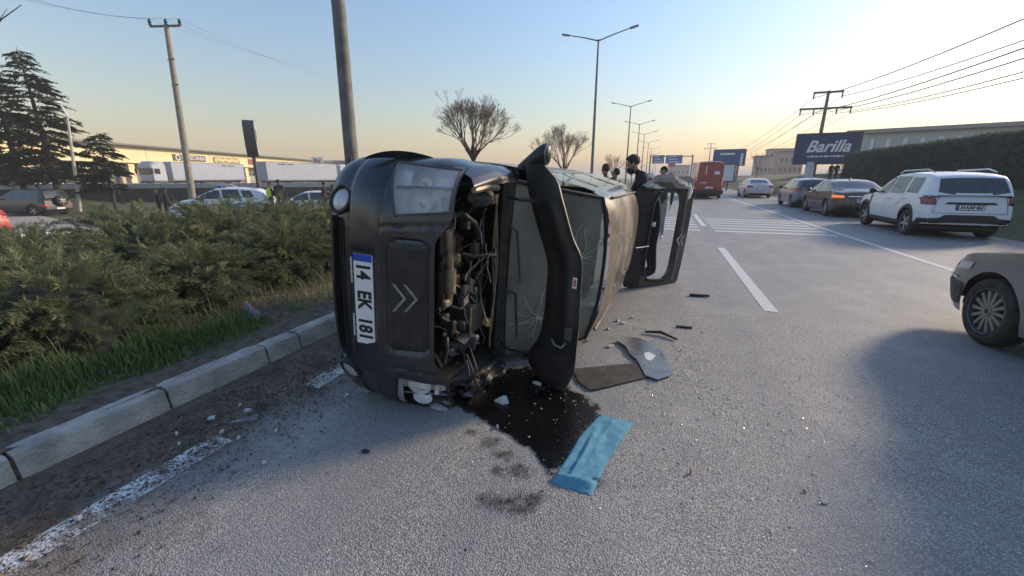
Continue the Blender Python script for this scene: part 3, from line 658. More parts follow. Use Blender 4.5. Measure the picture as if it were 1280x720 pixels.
# fenders with wheel arches
prof = [(.78, .22), (.815, .36), (.835, .55), (.83, .78), (.815, .90), (.785, .975), (.74, 1.015), (.70, 1.02), (.695, 1.0)]
def pint(z_list, s):
    k = s * (len(z_list) - 1); i = min(int(k), len(z_list) - 2); t = k - i; a, b = z_list[i], z_list[i + 1]; return (a[0] + (b[0] - a[0]) * t, a[1] + (b[1] - a[1]) * t)
for sd in (-1, 1):
    P = []; nx_ = 40; nz_ = 32
    for i in range(nx_ + 1):
        x = 1.42 + .30 * 0 - (1.42 - .72) * i / nx_; row = []
        for j in range(nz_ + 1):
            y, z = pint(prof, j / nz_); xx = x + (.26 * (j / nz_ - .55) if j / nz_ > .55 else 0) * (1 - i / nx_)
            yy = y - (.05 * (1 - i / nx_) ** 3 if z > .8 else 0); d = .008 * math.sin(9 * xx + 5 * z) if sd < 0 else .02 * math.sin(11 * xx + 9 * z)
            row.append((xx, sd * (yy + d * .5), z))
        P.append(row)
    q = MB(); q.grid(P, skip=lambda i, j: math.hypot((P[i][j][0] + P[i + 1][j][0]) / 2 - 1.15, (P[i][j][2] + P[i][j + 1][2]) / 2 - .31) < .36)
    q.build('fender', vpaint, van, smooth=50)
    q = MB(); q.lathe([(.355, 0), (.355, .16)], 18, 0, T(1.15, sd * .64 - (.0 if sd > 0 else .16), .31) @ RX(-PI / 2), 0, PI) ; q.build('wheel_arch_liner', deep, van)
# torn fender edge curling above the headlamp
q = MB(); P = []
for i in range(15):
    t = i / 14; row = []
    for j in range(6):
        s = j / 5; x = 1.80 - .36 * t + .02 * math.sin(8 * t); y = -.80 - .048 * s * math.sin(PI * min(1, t * .62 + .15)) - .02 * math.sin(5 * t); z = .46 + .38 * t + .03 * s
        row.append((x, y, z))
    P.append(row)
q.grid(P); q.build('torn_fender_edge', vpaint, van, smooth=60)
q = MB(); q.tube([(P[14][5][0] - .01 + .012 * math.sin(9 * k), P[14][5][1] + .018 * k * 1.0 - .004, P[14][5][2] - .02 * k + .01 * math.sin(7 * k)) for k in np.linspace(0, 3.6, 16)], [random.uniform(.005, .012) for _ in range(16)], 5)
q.build('torn_foam', mat('torn_foam', (.42, .36, .27), .9, vary=.3, vscale=40, bump=1., bscale=90), van)
# body shell: sides, cant rails and roof in one skin
sec = [(.77, .22), (.82, .36), (.838, .55), (.83, .80), (.815, .98), (.805, 1.05), (.78, 1.16), (.745, 1.30), (.705, 1.44), (.672, 1.53), (.645, 1.585), (.60, 1.635), (.53, 1.672), (.42, 1.702), (.28, 1.722), (.14, 1.732), (0, 1.736)]
full = [(-y, z) for y, z in sec] + [(y, z) for y, z in sec[-2::-1]]
dense = []
for a, b in zip(full[:-1], full[1:]):
    for k in range(2): t = k / 2; dense.append((a[0] + (b[0] - a[0]) * t, a[1] + (b[1] - a[1]) * t))
dense.append(full[-1])
def xfront(y, z): return .75 if z < 1.02 else .855 - (z - 1.05) * .95 + .05 * (1 - (y / .8) ** 2)
nst = 56; P = []
for i in range(nst + 1):
    row = []
    for y, z in dense:
        f = xfront(y, z); rear = -1.885 + .03 * max(0, 1 - abs(z - .8)); x = f + (rear - f) * i / nst; t = i / nst
        k = 1 - .035 * float(smooth(.75, 1, t)); zz = z - .035 * float(smooth(.55, 1, t)) * (z > 1.5) - .03 * float(smooth(.12, 0, t)) * (z > 1.55)
        dn = .006 * math.sin(7 * x + 3 * y) * math.sin(5 * y) if z > 1.6 else 0
        row.append((x, y * k, zz + dn))
    P.append(row)
def inwin(x, z): return (1.10 < z < 1.49) and ((-.02 < x < .74 - (z - 1.1) * .9) or (-.98 < x < -.12) or (-1.72 < x < -1.10))
def bskip(i, j):
    a, b = P[i][j], P[i + 1][j + 1]; x, z = (a[0] + b[0]) / 2, (a[2] + b[2]) / 2
    return inwin(x, z) or math.hypot(x + 1.36, z - .31) < .35
mb = MB(); mb.grid(P, skip=bskip, mf=lambda i, j: 1 if (P[i][j][2] > 1.60 and P[i][j + 1][2] > 1.60) else 0)
shell = mb.build('body_shell', [vpaint, vroof], van, smooth=60)
q = MB()
for sx_, sy_, sr_ in ((-.10, -.22, .07), (-.12, .28, .06), (-.9, -.10, .05), (-.8, .30, .07)):
    q = MB()
    i0 = min(nst, max(0, int((.3 - sx_) / 2.18 * nst))); zc_ = 1.70 - .05 * (sy_ / .5) ** 2
    q.tube([(sx_ + sr_ * math.cos(a) * random.uniform(.8, 1.1), sy_ + sr_ * 1.1 * math.sin(a), 1.738 - .11 * (sy_ + sr_ * 1.1 * math.sin(a)) ** 2 - .035 * float(smooth(.55, 1, (.3 - sx_) / 2.18)) - .0) for a in np.linspace(.3, 5.6, 18)], .0055, 4)
    q.build('roof_scuff', mat('scuff_dust', (.42, .38, .30), .9), shell)
side_glass = glassmat('side_glass', (.6, .68, .64), .08, (.4, .4, .36), .7)
for sd in (-1, 1):
    for x0, x1 in ((-.03, .75), (-.99, -.11), (-1.73, -1.09)):
        q = MB(); q.grid([[(x0 + (x1 - x0) * i / 6 - (.0 if x1 < .7 else (z - 1.1) * .9 * i / 6), sd * (.80 + (.68 - .80) * (z - 1.08) / .44 - .004), z) for z in np.linspace(1.09, 1.505, 5)] for i in range(7)]); q.build('side_window', side_glass, van)
    q = MB(); q.tube([(.12 - 1.95 * t, sd * (.615 - .018 * t), 1.638 - .03 * t * t) for t in np.linspace(0, 1, 14)], .013, 6); q.build('roof_gutter', vblack, van)
# windscreen, its seal, header seam
def ws(u, v):
    y = u * (.715 - .095 * v); z = 1.045 + (1.668 - 1.045) * v - .075 * (abs(u) ** 2.4) * v; x = .855 - (z - 1.05) * .95 + .05 * (1 - u * u) + .025 * math.sin(PI * v) + .006
    return Vector((x, y, z))
q = MB(); q.grid([[ws(u, v) for v in np.linspace(.0, 1, 15)] for u in np.linspace(-1, 1, 25)]); wsc = q.build('windscreen', wglass, van, smooth=80)
q = MB(); loop = [ws(u, 1) for u in np.linspace(-1, 1, 22)] + [ws(1, v) for v in np.linspace(.95, 0, 12)]; loop = [ws(-1, v) for v in np.linspace(0, .95, 12)] + loop
q.tube([p + Vector((.008, 0, .008)) for p in loop], .016, 6); q.build('seal', vblack, wsc)
q = MB()
CK = [MB(), MB()]
for k in range(26):
    q = CK[k >= 16]; u0, v0 = (.55, .35) if k < 16 else (-.2, .75); a_ = 2 * PI * k / 13 + random.uniform(-.2, .2); u, v = u0, v0; pth = []
    for st_ in range(random.randint(4, 9)):
        if not (-.97 < u < .97 and .03 < v < .97): break
        pth.append(ws(u, v) + Vector((.003, 0, .003))); u += .055 * math.cos(a_); v += .055 * math.sin(a_); a_ += random.uniform(-.35, .35)
    if len(pth) > 2: q.tube(pth, .0016, 3, cap=False)
ckm = mat('crack_white', (.6, .62, .6), .5); [c_.build('crack', ckm, wsc) for c_ in CK]
q = MB()
for u, dv in ((-.55, .0), (.15, .03)):
    q.tube([ws(u, -.02) + Vector((.03, 0, 0)), ws(u + .05, .05 + dv) + Vector((.03, 0, .02)), ws(u + .62, .12) + Vector((.02, 0, .015))], [.012, .009, .006], 6)
q.build('wiper', vblack, van)
# cowl, firewall and the engine bay behind the torn-open front
bay = link('engine_bay', None, van)
q = MB(); q.box((.845, 0, .70), (.03, 1.34, .68), 0); q.box((1.25, -.66, .62), (.80, .03, .52), 0); q.box((1.25, .66, .62), (.80, .03, .52), 0); q.box((1.25, 0, .36), (.82, 1.34, .03), 0); q.build('inner_walls', deep, bay)
q = MB(); P2 = []
for u in np.linspace(-1, 1, 21):
    P2.append([(.875 + .02 * math.cos(u * 2), u * .70, 1.035), (.93, u * .70, 1.03), (.965, u * .69, .985), (.955, u * .69, .93), (.93, u * .68, .90)])
q.grid(P2); q.build('cowl', vblack, bay)
tan = mat('tan_metal', (.26, .19, .12), .5, .35, vary=.35, vscale=14, dirt=(.40, .31, .21)); ally = mat('cast_aluminium', (.28, .27, .26), .45, .7, vary=.4, vscale=18)  # tan and grey metals of the engine bay parts
hosem = mat('hose_rubber', (.016, .016, .017), .55, vary=.4, vscale=20)
q = MB(); q.box((1.64, 0, .60), (.05, 1.05, .46), 0, bev=.01)
for k in range(24): q.box((1.612, -.48 + k * .04, .62), (.006, .012, .38), 1)
q.build('radiator', [M_['blackp'], ally], bay)
q = MB(); q.box((1.30, -.02, .55), (.42, .60, .30), 0, bev=.04); q.box((1.27, -.05, .72), (.30, .54, .08), 0, bev=.03)
for k in range(6): q.box((1.27, -.28 + k * .09, .765), (.26, .02, .02), 0, bev=.006)
q.build('engine_block', mat('dark_engine', (.025, .024, .023), .6, .2, vary=.5, vscale=12, dirt=(.09, .075, .055)), bay)
q = MB()
q.tube([(1.47, -.40, .83), (1.47, -.30, .84)], .035, 12, 0); q.tube([(1.47, -.30, .84), (1.465, -.20, .845), (1.455, -.13, .845)], [.026, .03, .026], 12, 0)
q.tube([(1.455, -.13, .845), (1.45, -.05, .84), (1.44, .04, .84)], [.042, .045, .04], 14, 0); q.tube([(1.44, .04, .84), (1.44, .12, .83)], .022, 10, 0)
q.box((1.46, -.24, .80), (.08, .16, .06), 0, bev=.012); q.box((1.45, .0, .795), (.09, .12, .05), 0, bev=.012)
q.build('fuel_filter', tan, bay)
q = MB(); q.box((1.44, -.14, .80), (.16, .62, .05), 0, bev=.02); q.build('filter_bracket', vblack, bay)
q = MB(); q.box((1.13, .30, .80), (.26, .24, .18), 0, bev=.015); q.box((1.13, .30, .90), (.25, .23, .02), 0, bev=.006); q.tube([(1.26, .19, .91), (1.26, .41, .91)], .008, 6, 1); q.build('battery', [M_['blackp'], tan], bay)
q = MB(); q.tube([(1.02, .38, .92), (1.03, .38, .955)], .035, 16, 0); q.build('filler_cap', mat('filler_yellow', (.45, .34, .12), .5, vary=.3, vscale=20), bay)
q = MB(); q.box((1.20, -.60, .93), (.30, .12, .12), 0, bev=.05); q.tube([(1.32, -.60, .95), (1.40, -.61, .96)], .028, 10, 0); q.build('washer_bottle', M_['greyp'], bay)
q = MB(); q.tube([(1.45, -.66, 1.0), (1.30, -.675, 1.01), (1.14, -.67, 1.02)], .022, 8, 0); q.build('inner_rail', tan, bay)
q = MB(); q.tube([(1.12, -.62, .99), (1.08, -.56, .99), (1.07, -.55, .95), (1.03, -.62, .97)], .011, 6); q.build('bracket', tan, bay)
q = MB()
P3 = []
for i in range(9):
    a = i / 8; P3.append([(1.35 - .25 * a + .02 * math.sin(i * 2), .40 + .16 * (j / 6) + .02 * math.sin(i + j), .80 + .07 * math.sin(3 * a + j) + .05 * (j % 2)) for j in range(7)])
q.grid(P3); q.build('broken_reservoir', mat('cracked_reservoir', (.34, .34, .33), .35, vary=.4, vscale=9, dirt=(.12, .11, .10)), bay, smooth=20)
q = MB(); q.box((1.22, .44, .88), (.05, .05, .16), 0, bev=.01); q.tube([(1.20, .42, .90), (1.19, .50, .92), (1.18, .56, .90)], .014, 8, 0); q.build('coil', ally, bay)
q = MB()
for k in range(30):
    a = Vector((random.uniform(1.05, 1.52), random.uniform(-.6, .62), random.uniform(.60, .84))); pth = [a]
    for s in range(4): pth.append(pth[-1] + Vector((random.uniform(-.08, .08), random.uniform(-.10, .12), random.uniform(-.06, .07))))
    q.tube(pth, random.choice([.005, .007, .012, .016]), 6)
q.build('wiring', hosem, bay)
for k in range(40):
    q = MB(); a = Vector((random.uniform(.95, 1.52), random.uniform(-.55, .6), random.uniform(.74, .88))); q.box((0, 0, 0), (random.uniform(.03, .09), random.uniform(.03, .11), random.uniform(.03, .07)), 0, bev=.008); q.build('fitting', (hosem, M_['greyp'], ally, hosem, tan)[k % 5], bay, M=T(*a) @ RZ(random.uniform(-.4, .4)))
for pth, r in (([(1.28, -.05, .84), (1.20, .10, .87), (1.16, .17, .88), (1.05, .20, .90)], .014), ([(1.38, .16, .80), (1.30, .20, .85), (1.22, .16, .86)], .018), ([(1.5, -.45, .8), (1.35, -.5, .86), (1.2, -.42, .88), (1.08, -.3, .86)], .022), ([(1.52, .2, .82), (1.42, .28, .86), (1.34, .40, .84)], .016), ([(1.06, -.5, .88), (1.10, -.2, .90), (1.07, .05, .89), (1.1, .2, .86)], .012)):
    q = MB(); q.tube(pth, r, 8); q.build('coolant_hose', hosem, bay)
q = MB(); q.tube([(1.22, .12, .88), (1.17, .17, .885), (1.13, .20, .90), (1.08, .235, .90)], .009, 8); q.build('metal_pipe', ally, bay)
q = MB()
for k in range(3):
    y0 = -.62 + .02 * k; q.tube([(.985 + .012 * k, yy, .95 + .015 * math.sin(6 * yy + k) + .012 * k) for yy in np.linspace(y0, .60, 16)], .006, 5)
q.build('bonnet_cable', tan, bay)
wirec = [mat('wire_' + n_, c_, .5) for n_, c_ in (('tan', (.30, .22, .14)), ('pale', (.40, .38, .34)), ('plum', (.10, .05, .07)), ('brown', (.16, .10, .05)))]
for k in range(26):
    a = Vector((random.uniform(1.0, 1.5), random.uniform(-.55, .5), random.uniform(.78, .92))); pth = [a]; dd = Vector((random.uniform(-.5, .5), random.choice([-1, 1]), random.uniform(-.3, .3)))
    for st_ in range(6): dd += Vector((random.uniform(-.6, .6), random.uniform(-.4, .4), random.uniform(-.5, .45))); pth.append(pth[-1] + dd.normalized() * .055)
    q = MB(); q.tube(pth, random.choice([.003, .004, .006]), 5); q.build('loose_wire', wirec[k % 4], bay)
# battered lower wing, dangling trim
q = MB()
for pth in ([(1.33, .58, .93), (1.36, .66, .97), (1.44, .80, .98), (1.52, .845, .96)], [(1.28, .56, .90), (1.30, .70, .98), (1.33, .82, 1.05)], [(1.22, .50, .88), (1.26, .62, .96), (1.28, .74, 1.02)]): q.tube(pth, [.005, .008, .005, .003][:len(pth)], 5)
q.build('dangling_trim', M_['greyp'], van)
q = MB(); P4 = []
for i in range(13):
    t = i / 12; P4.append([(1.50 - .62 * t, .74 + .05 * s + .02 * math.sin(17 * t + 5 * s) + random.uniform(-.014, .014), .97 + .07 * s * math.sin(2 * t + 1) + .16 * t * s + random.uniform(-.014, .014)) for s in np.linspace(0, 1, 5)])
q.grid(P4); q.build('crumpled_wing', vpaint, van, smooth=25)
# bonnet, wrenched up in front of the windscreen
lo = [(-.84, 1.13), (-.72, 1.16), (-.50, 1.25), (-.16, 1.385), (.20, 1.40), (.42, 1.37), (.60, 1.27), (.72, 1.30), (.80, 1.42)]
hi = [(-.84, 1.30), (-.78, 1.42), (-.60, 1.50), (-.36, 1.60), (-.28, 1.66), (.20, 1.70), (.60, 1.69), (.80, 1.62)]
def cv(L, y): return float(np.interp(y, [a for a, _ in L], [b for _, b in L]))
Pb = []; Pc = []
for y in np.linspace(-.84, .80, 45):
    a = np.mean([cv(lo, y + d) for d in (-.05, 0, .05)]); b = np.mean([cv(hi, y + d) for d in (-.04, 0, .04)]); r1 = []; r2 = []
    for t in np.linspace(0, 1, 12):
        x = 1.00 + .16 * t - .05 * (y / .8) ** 2 + .03 * math.sin(PI * t); z = a + (b - a) * t
        rib = .012 * math.sin(t * 12) * (abs(y) < .6) + .015 * math.sin(y * 9)
        r1.append((x + rib * .9 + .006, y, z)); r2.append((x + rib * .9 - .012, y, z + .002))
    Pb.append(r1); Pc.append(r2)
q = MB(); q.grid(Pb); q.grid(Pc); 
q.grid([[a[-1], b[-1]] for a, b in zip(Pb, Pc)]); q.grid([[a[0], b[0]] for a, b in zip(Pb, Pc)]); q.grid([[a, b] for a, b in zip(Pb[0], Pc[0])]); q.grid([[a, b] for a, b in zip(Pb[-1], Pc[-1])])
bon = q.build('bonnet', vblack, van, smooth=35)
q = MB(); q.box((1.165, -.10, 1.635), (.003, .075, .03), 0); q.box((1.167, -.10, 1.635), (.003, .05, .018), 1); q.build('warning_label', [M_['white'], mat('label_red', (.5, .12, .1), .6)], bon)
q = MB(); q.tube([(1.17, .34, 1.62), (1.2, .37, 1.60), (1.2, .36, 1.55), (1.18, .33, 1.52)], .007, 6); q.box((1.165, .27, 1.63), (.02, .1, .06), 1, bev=.01); q.build('latch', [dullchrome, M_['greyp']], bon)
for y in (-.6, .55): q = MB(); q.tube([(.95, y, 1.03), (1.06, y, 1.15), (1.04, y, 1.32)], .012, 6); q.build('hinge', vblack, bon)
q = MB(); P5 = []
for i in range(10):
    t = i / 9; P5.append([(1.16 - .1 * t + .02 * math.sin(4 * s), .70 + .13 * t, 1.46 + .12 * s + .05 * math.sin(7 * t + 3 * s)) for s in np.linspace(0, 1, 6)])
q.grid(P5); q.build('torn_bonnet_liner', vblack, bon, smooth=25)
# mirror on the upper side, facing the sky
q = MB(); P6 = []
for i in range(20):
    a = 2 * PI * i / 20; row = []
    for z_, yc, r_ in ((.98, -.80, .035), (1.02, -.82, .05), (1.07, -.855, .060), (1.12, -.89, .070), (1.17, -.915, .077), (1.205, -.922, .074), (1.225, -.922, .058), (1.23, -.922, .01)):
        row.append((.68 + math.cos(a) * r_ * (1.0 if math.cos(a) > 0 else .55), yc + math.sin(a) * r_ * 1.05, z_))
    P6.append(row)
q.grid(P6, 0, closed=True); mir = q.build('side_mirror', vblack, van, smooth=60)
q = MB(); q.tube([(.68 + math.cos(a) * .073 * (1.0 if math.cos(a) > 0 else .55), -.922 + math.sin(a) * .078, 1.208) for a in np.linspace(0, 2 * PI, 25)], .006, 5); q.build('mirror_rim', dullchrome, mir)
q = MB(); q.box((.638, -.905, 1.15), (.012, .11, .11), 0, bev=.005); q.build('mirror_glass', M_['chrome'], mir)
# tailgate hanging open, its pane gone
def tg(s, y):
    """s along the gate from hinge to lower edge; the outer face looks forward and up"""
    bow = .05 * (1 - (y / .72) ** 2) * s
    return Vector((-1.90 - .70 * s + bow * .6, y * (1 + .04 * s), 1.62 + .70 * s + bow * .4 - .10 * max(0, s - .75)))
GI = Vector((-.045, 0, -.045)); GE = 1.03
ss = np.linspace(0, GE, 40); yy_ = np.linspace(-.73, .73, 52)
def gout(s, y): return rr_(y, s, -.73, .73, 0., GE, .15)
def gwin(s, y): return rr_(y, s, -.61, .61, .30, .83, .15)
Pg = [[tg(s, y) for y in yy_] for s in ss]; Pi = [[tg(s, y) + GI for y in yy_] for s in ss]
def gs(i, j):
    s = (ss[i] + ss[i + 1]) / 2; y = (yy_[j] + yy_[j + 1]) / 2; return gout(s, y) > 0 or gwin(s, y) < 0
def gm_(i, j): s = (ss[i] + ss[i + 1]) / 2; y = (yy_[j] + yy_[j + 1]) / 2; return 1 if gwin(s, y) < .03 or s < .30 else 0
q = MB(); q.grid(Pg, 0, skip=gs, mf=gm_); q.grid(Pi, 1, skip=gs)
def ringpts(y0, y1, s0, s1, ex=.5, n=48):
    o = []
    for k in range(n):
        a = 2 * PI * k / n; cx = math.copysign(abs(math.cos(a)) ** ex, math.cos(a)); cy = math.copysign(abs(math.sin(a)) ** ex, math.sin(a))
        o.append(((s0 + s1) / 2 + (s1 - s0) / 2 * cy, (y0 + y1) / 2 + (y1 - y0) / 2 * cx))
    return o
for rp in (ringpts(-.722, .722, .008, GE - .008, .38), ringpts(-.612, .612, .298, .832, .45)):
    q.grid([[tg(s, y), tg(s, y) + GI] for s, y in rp], 0, closed=True)
gate = q.build('tailgate', [mat('tailgate_paint', (.05, .043, .036), .35, coat=.4, vary=.2, vscale=4, dirt=(.13, .105, .075)), vblack], van, smooth=40)
rp = ringpts(-.61, .61, .30, .83, .45); q = MB(); q.tube([tg(s, y) + Vector((.012, 0, .012)) for s, y in rp + rp[:1]], .013, 6); q.build('window_seal', M_['greyp'], gate)
rp = ringpts(-.66, .66, .80, .82, .9, 24); q = MB(); q.tube([tg(.875, y) + Vector((.015, 0, .015)) for y in np.linspace(-.62, .62, 20)], .008, 6); q.build('trim_line', dullchrome, gate)
chevron('emblem', gate, basis(tg(.935, .03) + Vector((.035, 0, .035)), (0, -1, 0), (.7, 0, -.7)), .8, M_['chrome'])
q = MB(); q.tube([(-1.80, .12, 1.72), tg(.31, .12) + Vector((.02, 0, .02))], .012, 8); q.build('gas_strut', dullchrome, gate)
q = MB(); P7 = []
for i in range(14):
    t = i / 13; b_ = tg(.12 + .86 * t, -.70); P7.append([b_ + Vector((.03 - .03 * s + .03 * math.sin(9 * t + 2 * s), .05 - .07 * s * (.5 + .5 * math.sin(9 * t) ** 2) - .10 * s * math.sin(PI * t) ** .6, .03 * math.sin(5 * s + 8 * t))) for s in np.linspace(0, 1.3, 6)])
q.grid(P7); q.build('torn_trim', mat('torn_headliner', (.34, .32, .29), .9, vary=.25, vscale=12, bump=.5), gate, smooth=25)
q = MB(); q.tube([tg(.90, -.72), tg(.90, -.62) + Vector((.03, 0, .03)), tg(.88, -.52) + Vector((.03, 0, .03))], [.02, .03, .015], 6); q.box(tg(.33, -.18) + Vector((.03, 0, .03)), (.04, .06, .05), 0, bev=.01); q.build('white_clip', M_['white'], gate)
q = MB()
for k in range(3): q.tube([tg(.5 + .03 * k, .72), tg(.5 + .05 * k, .74) + Vector((.02, .06, .02 * k)), tg(.48 + .06 * k, .74) + Vector((.03 * k, .12, 0))], .004, 5)
q.build('dangling_wires', hosem, gate)
# underside, running gear and what shows of the cabin
q = MB(); q.box((-.45, 0, .27), (2.85, 1.50, .06), 0, bev=.02); q.tube([(.9, .25, .22), (0, .28, .2), (-1.2, .3, .22), (-1.8, .45, .24)], .035, 8, 1); q.box((-.9, -.3, .2), (.6, .45, .12), 0, bev=.04)
q.tube([(1.15, -.6, .31), (1.15, .6, .31)], .03, 8, 1); q.tube([(-1.36, -.65, .3), (-1.36, .65, .3)], .045, 8, 1); q.build('underbody', [M_['blackp'], M_['steel']], van)
wm = wheel_meshes(.295, .185, 9, rim=M_['alloy']); add_wheels(van, (1.15, -1.36), .72, .295, wm)
seatm = mat('seat_cloth', (.035, .036, .038), .9, vary=.3, vscale=20)
for y in (-.36, .36):
    q = MB(); q.box((.05, y, .62), (.50, .48, .16), 0, bev=.06); q.box((-.26, y, .95), (.15, .46, .66), 0, M=T(-.26, 0, .95) @ RY(-.2) @ T(.26, 0, -.95), bev=.06); q.box((-.36, y, 1.36), (.1, .26, .18), 0, bev=.04); q.build('seat', seatm, van)
q = MB(); q.box((.62, 0, .88), (.46, 1.40, .22), 0, bev=.06); q.box((.80, 0, .99), (.20, 1.3, .05), 0, bev=.02); q.build('dashboard', M_['greyp'], van)
q = MB(); q.tube([(.40 + .06 * math.sin(a), .36 + .18 * math.cos(a), .98 + .17 * math.sin(a)) for a in np.linspace(0, 2 * PI, 25)], .014, 6); q.tube([(.6, .36, .9), (.42, .36, .98)], .03, 6); q.build('steering_wheel', vblack, van)
q = MB(); q.box((-1.0, 0, .70), (.45, 1.25, .5), 0, bev=.06); q.box((-1.25, 0, 1.05), (.14, 1.25, .55), 0, bev=.06); q.build('rear_bench', seatm, van)
q = MB(); q.box((-1.90, 0, .42), (.10, 1.5, .24), 0, bev=.05); q.build('rear_bumper', vpaint, van)
# ------------------------------------------------------------- road cars
def sint(pts, x, sm=.10):
    X = [p[0] for p in pts]; Y = [p[1] for p in pts]
    return float(np.mean([np.interp(x + d, X, Y) for d in (-sm, -sm * .5, 0, sm * .5, sm)]))
class Car:
    """lofted body with arches, greenhouse, and everything on it laid onto the real skin"""
    def __init__(s, name, label, cat, sp, loc, az, paintm, group=None):
        s.sp = sp; s.root = thing(name, label, cat, loc, PI / 2 - az, group); s.pm = paintm
        L, Wd = sp['L'], sp['W']; s.xf, s.xr = L / 2, -L / 2; s.ax = (L / 2 - sp['fo'], L / 2 - sp['fo'] - sp['wb']); s.r = sp['r']
        s.body(); s.bvh = BVHTree.FromPolygons(s.BV, s.BF)
    def half(s, x):
        sp = s.sp; hw = sp['W'] / 2; k = 1.0
        for e, sg in ((s.xf, 1), (s.xr, -1)):
            d = abs(e - x); n = .62 if sg > 0 else .50
            if d < n: t = 1 - d / n; k = min(k, 1 - (.24 if sg > 0 else .15) * t ** 2.6)
        return hw * k
    def yprof(s, z):
        return float(np.interp(z, [.15, .30, .55, .75, .95, 1.15, 1.4], [.93, .965, 1.0, .995, .965, .93, .9]))
    def body(s):
        sp = s.sp; ra = s.r * 1.16; sill = sp.get('sill', .24); st = set(np.linspace(s.xr, s.xf, 46).tolist())
        for a in s.ax:
            for k in range(17): st.add(a + ra * math.cos(PI * k / 16))
            st.add(a - ra - .004); st.add(a + ra + .004)
        st = sorted(st); nz, nt_ = 12, 6; P = []; s.zb = []
        for x in st:
            zb = sill + .06 * float(smooth(s.xf - .5, s.xf, x)) + .08 * float(smooth(s.xr + .6, s.xr, x))
            for a in s.ax:
                if abs(x - a) < ra: zb = max(zb, s.r + math.sqrt(max(0, ra * ra - (x - a) ** 2)))
            zs = sint(sp['shoulder'], x); zb = min(zb, zs - .05); h = s.half(x); row = []
            def pt(y, z):
                fi = float(np.interp(z, [a for a, _ in sp['nose']], [b for _, b in sp['nose']])) * float(smooth(s.xf - .55, s.xf, x))
                ri = float(np.interp(z, [a for a, _ in sp['tail']], [b for _, b in sp['tail']])) * float(smooth(s.xr + .55, s.xr, x))
                return (x - fi + ri, y, z)
            half = [pt(h * s.yprof(zb + (zs - zb) * j / nz), zb + (zs - zb) * j / nz) for j in range(nz + 1)]
            hs = h * s.yprof(zs)
            for k in range(1, nt_ + 1):
                t = k / nt_; half.append(pt(hs * (1 - t), zs + sp.get('crown', .07) * (1 - (1 - t) ** 2.2)))
            row = half + [(p[0], -p[1], p[2]) for p in half[-2::-1]]
            P.append(row); s.zb.append((x, zb))
        mb = MB(); mb.grid(P); n = len(P[0])
        for r_ in (P[0], P[-1]):
            b = len(mb.v); mb.v += r_; k = n // 2
            for j in range(k): mb.f.append((b + j, b + j + 1, b + n - 2 - j, b + n - 1 - j) if j + 1 < n - 2 - j + 0 else (b + j, b + j + 1, b + n - 1 - j)); mb.m.append(0)
        s.lower = mb
        # greenhouse
        g = MB(); P = []; x0, x1 = sp['roof'][0][0], sp['roof'][-1][0]
        for x in np.linspace(x0, x1, 44):
            zr = sint(sp['roof'], x, .06); zs = sint(sp['shoulder'], x) - .02; zr = max(zr, zs + .012); h = s.half(x) * s.yprof(zs) * .985
            hr = h - sp.get('tumble', .36) * (zr - zs); rad = min(.10, (zr - zs) * .6); half = []
            for t in np.linspace(0, 1, 7): half.append((x, h + (hr + .36 * rad * .4 - h) * t, zs + (zr - rad - zs) * t))
            yb = half[-1][1]
            for a in np.linspace(PI / 8, PI / 2, 4): half.append((x, yb - rad * 1.1 * (1 - math.cos(a)), zr - rad + rad * math.sin(a)))
            yb = half[-1][1]
            for t in np.linspace(.25, 1, 4): half.append((x, yb * (1 - t), zr + .035 * (1 - (1 - t) ** 2) * min(1, (zr - zs) / .3)))
            P.append(half + [(p[0], -p[1], p[2]) for p in half[-2::-1]])
        g.grid(P); s.green = g
        s.BV = [Vector(v) for v in mb.v] + [Vector(v) for v in g.v]; k = len(mb.v); s.BF = list(mb.f) + [tuple(i + k for i in f) for f in g.f]
        mb.build('body', s.pm, s.root, smooth=50); g.build('cabin', s.pm, s.root, smooth=45)
        q = MB(); q.box((0, 0, .36), (sp['L'] - .7, sp['W'] - .50, .40), 0, bev=.04); q.box((0, 0, .28), (sp['L'] - .5, sp['W'] - .36, .14), 0, bev=.04); q.build('underbody', M_['blackp'], s.root)
        wm_ = wheel_meshes(s.r, sp.get('ww', .21), sp.get('spokes', 5), rim=sp.get('rim')); add_wheels(s.root, s.ax, sp['W'] / 2 - sp.get('ww', .21) / 2 - .01, s.r, wm_)
    def skin(s, axis, sg, a, b, off):
        if axis == 'x': o, d = Vector((sg * 6, a, b)), Vector((-sg, 0, 0))
        elif axis == 'y': o, d = Vector((a, sg * 4, b)), Vector((0, -sg, 0))
        else: o, d = Vector((a, b, 5)), Vector((0, 0, -1))
        h = s.bvh.ray_cast(o, d)
        if h[0] is None: return None
        n = h[1] if h[1].dot(d) < 0 else -h[1]; return h[0] + n * off
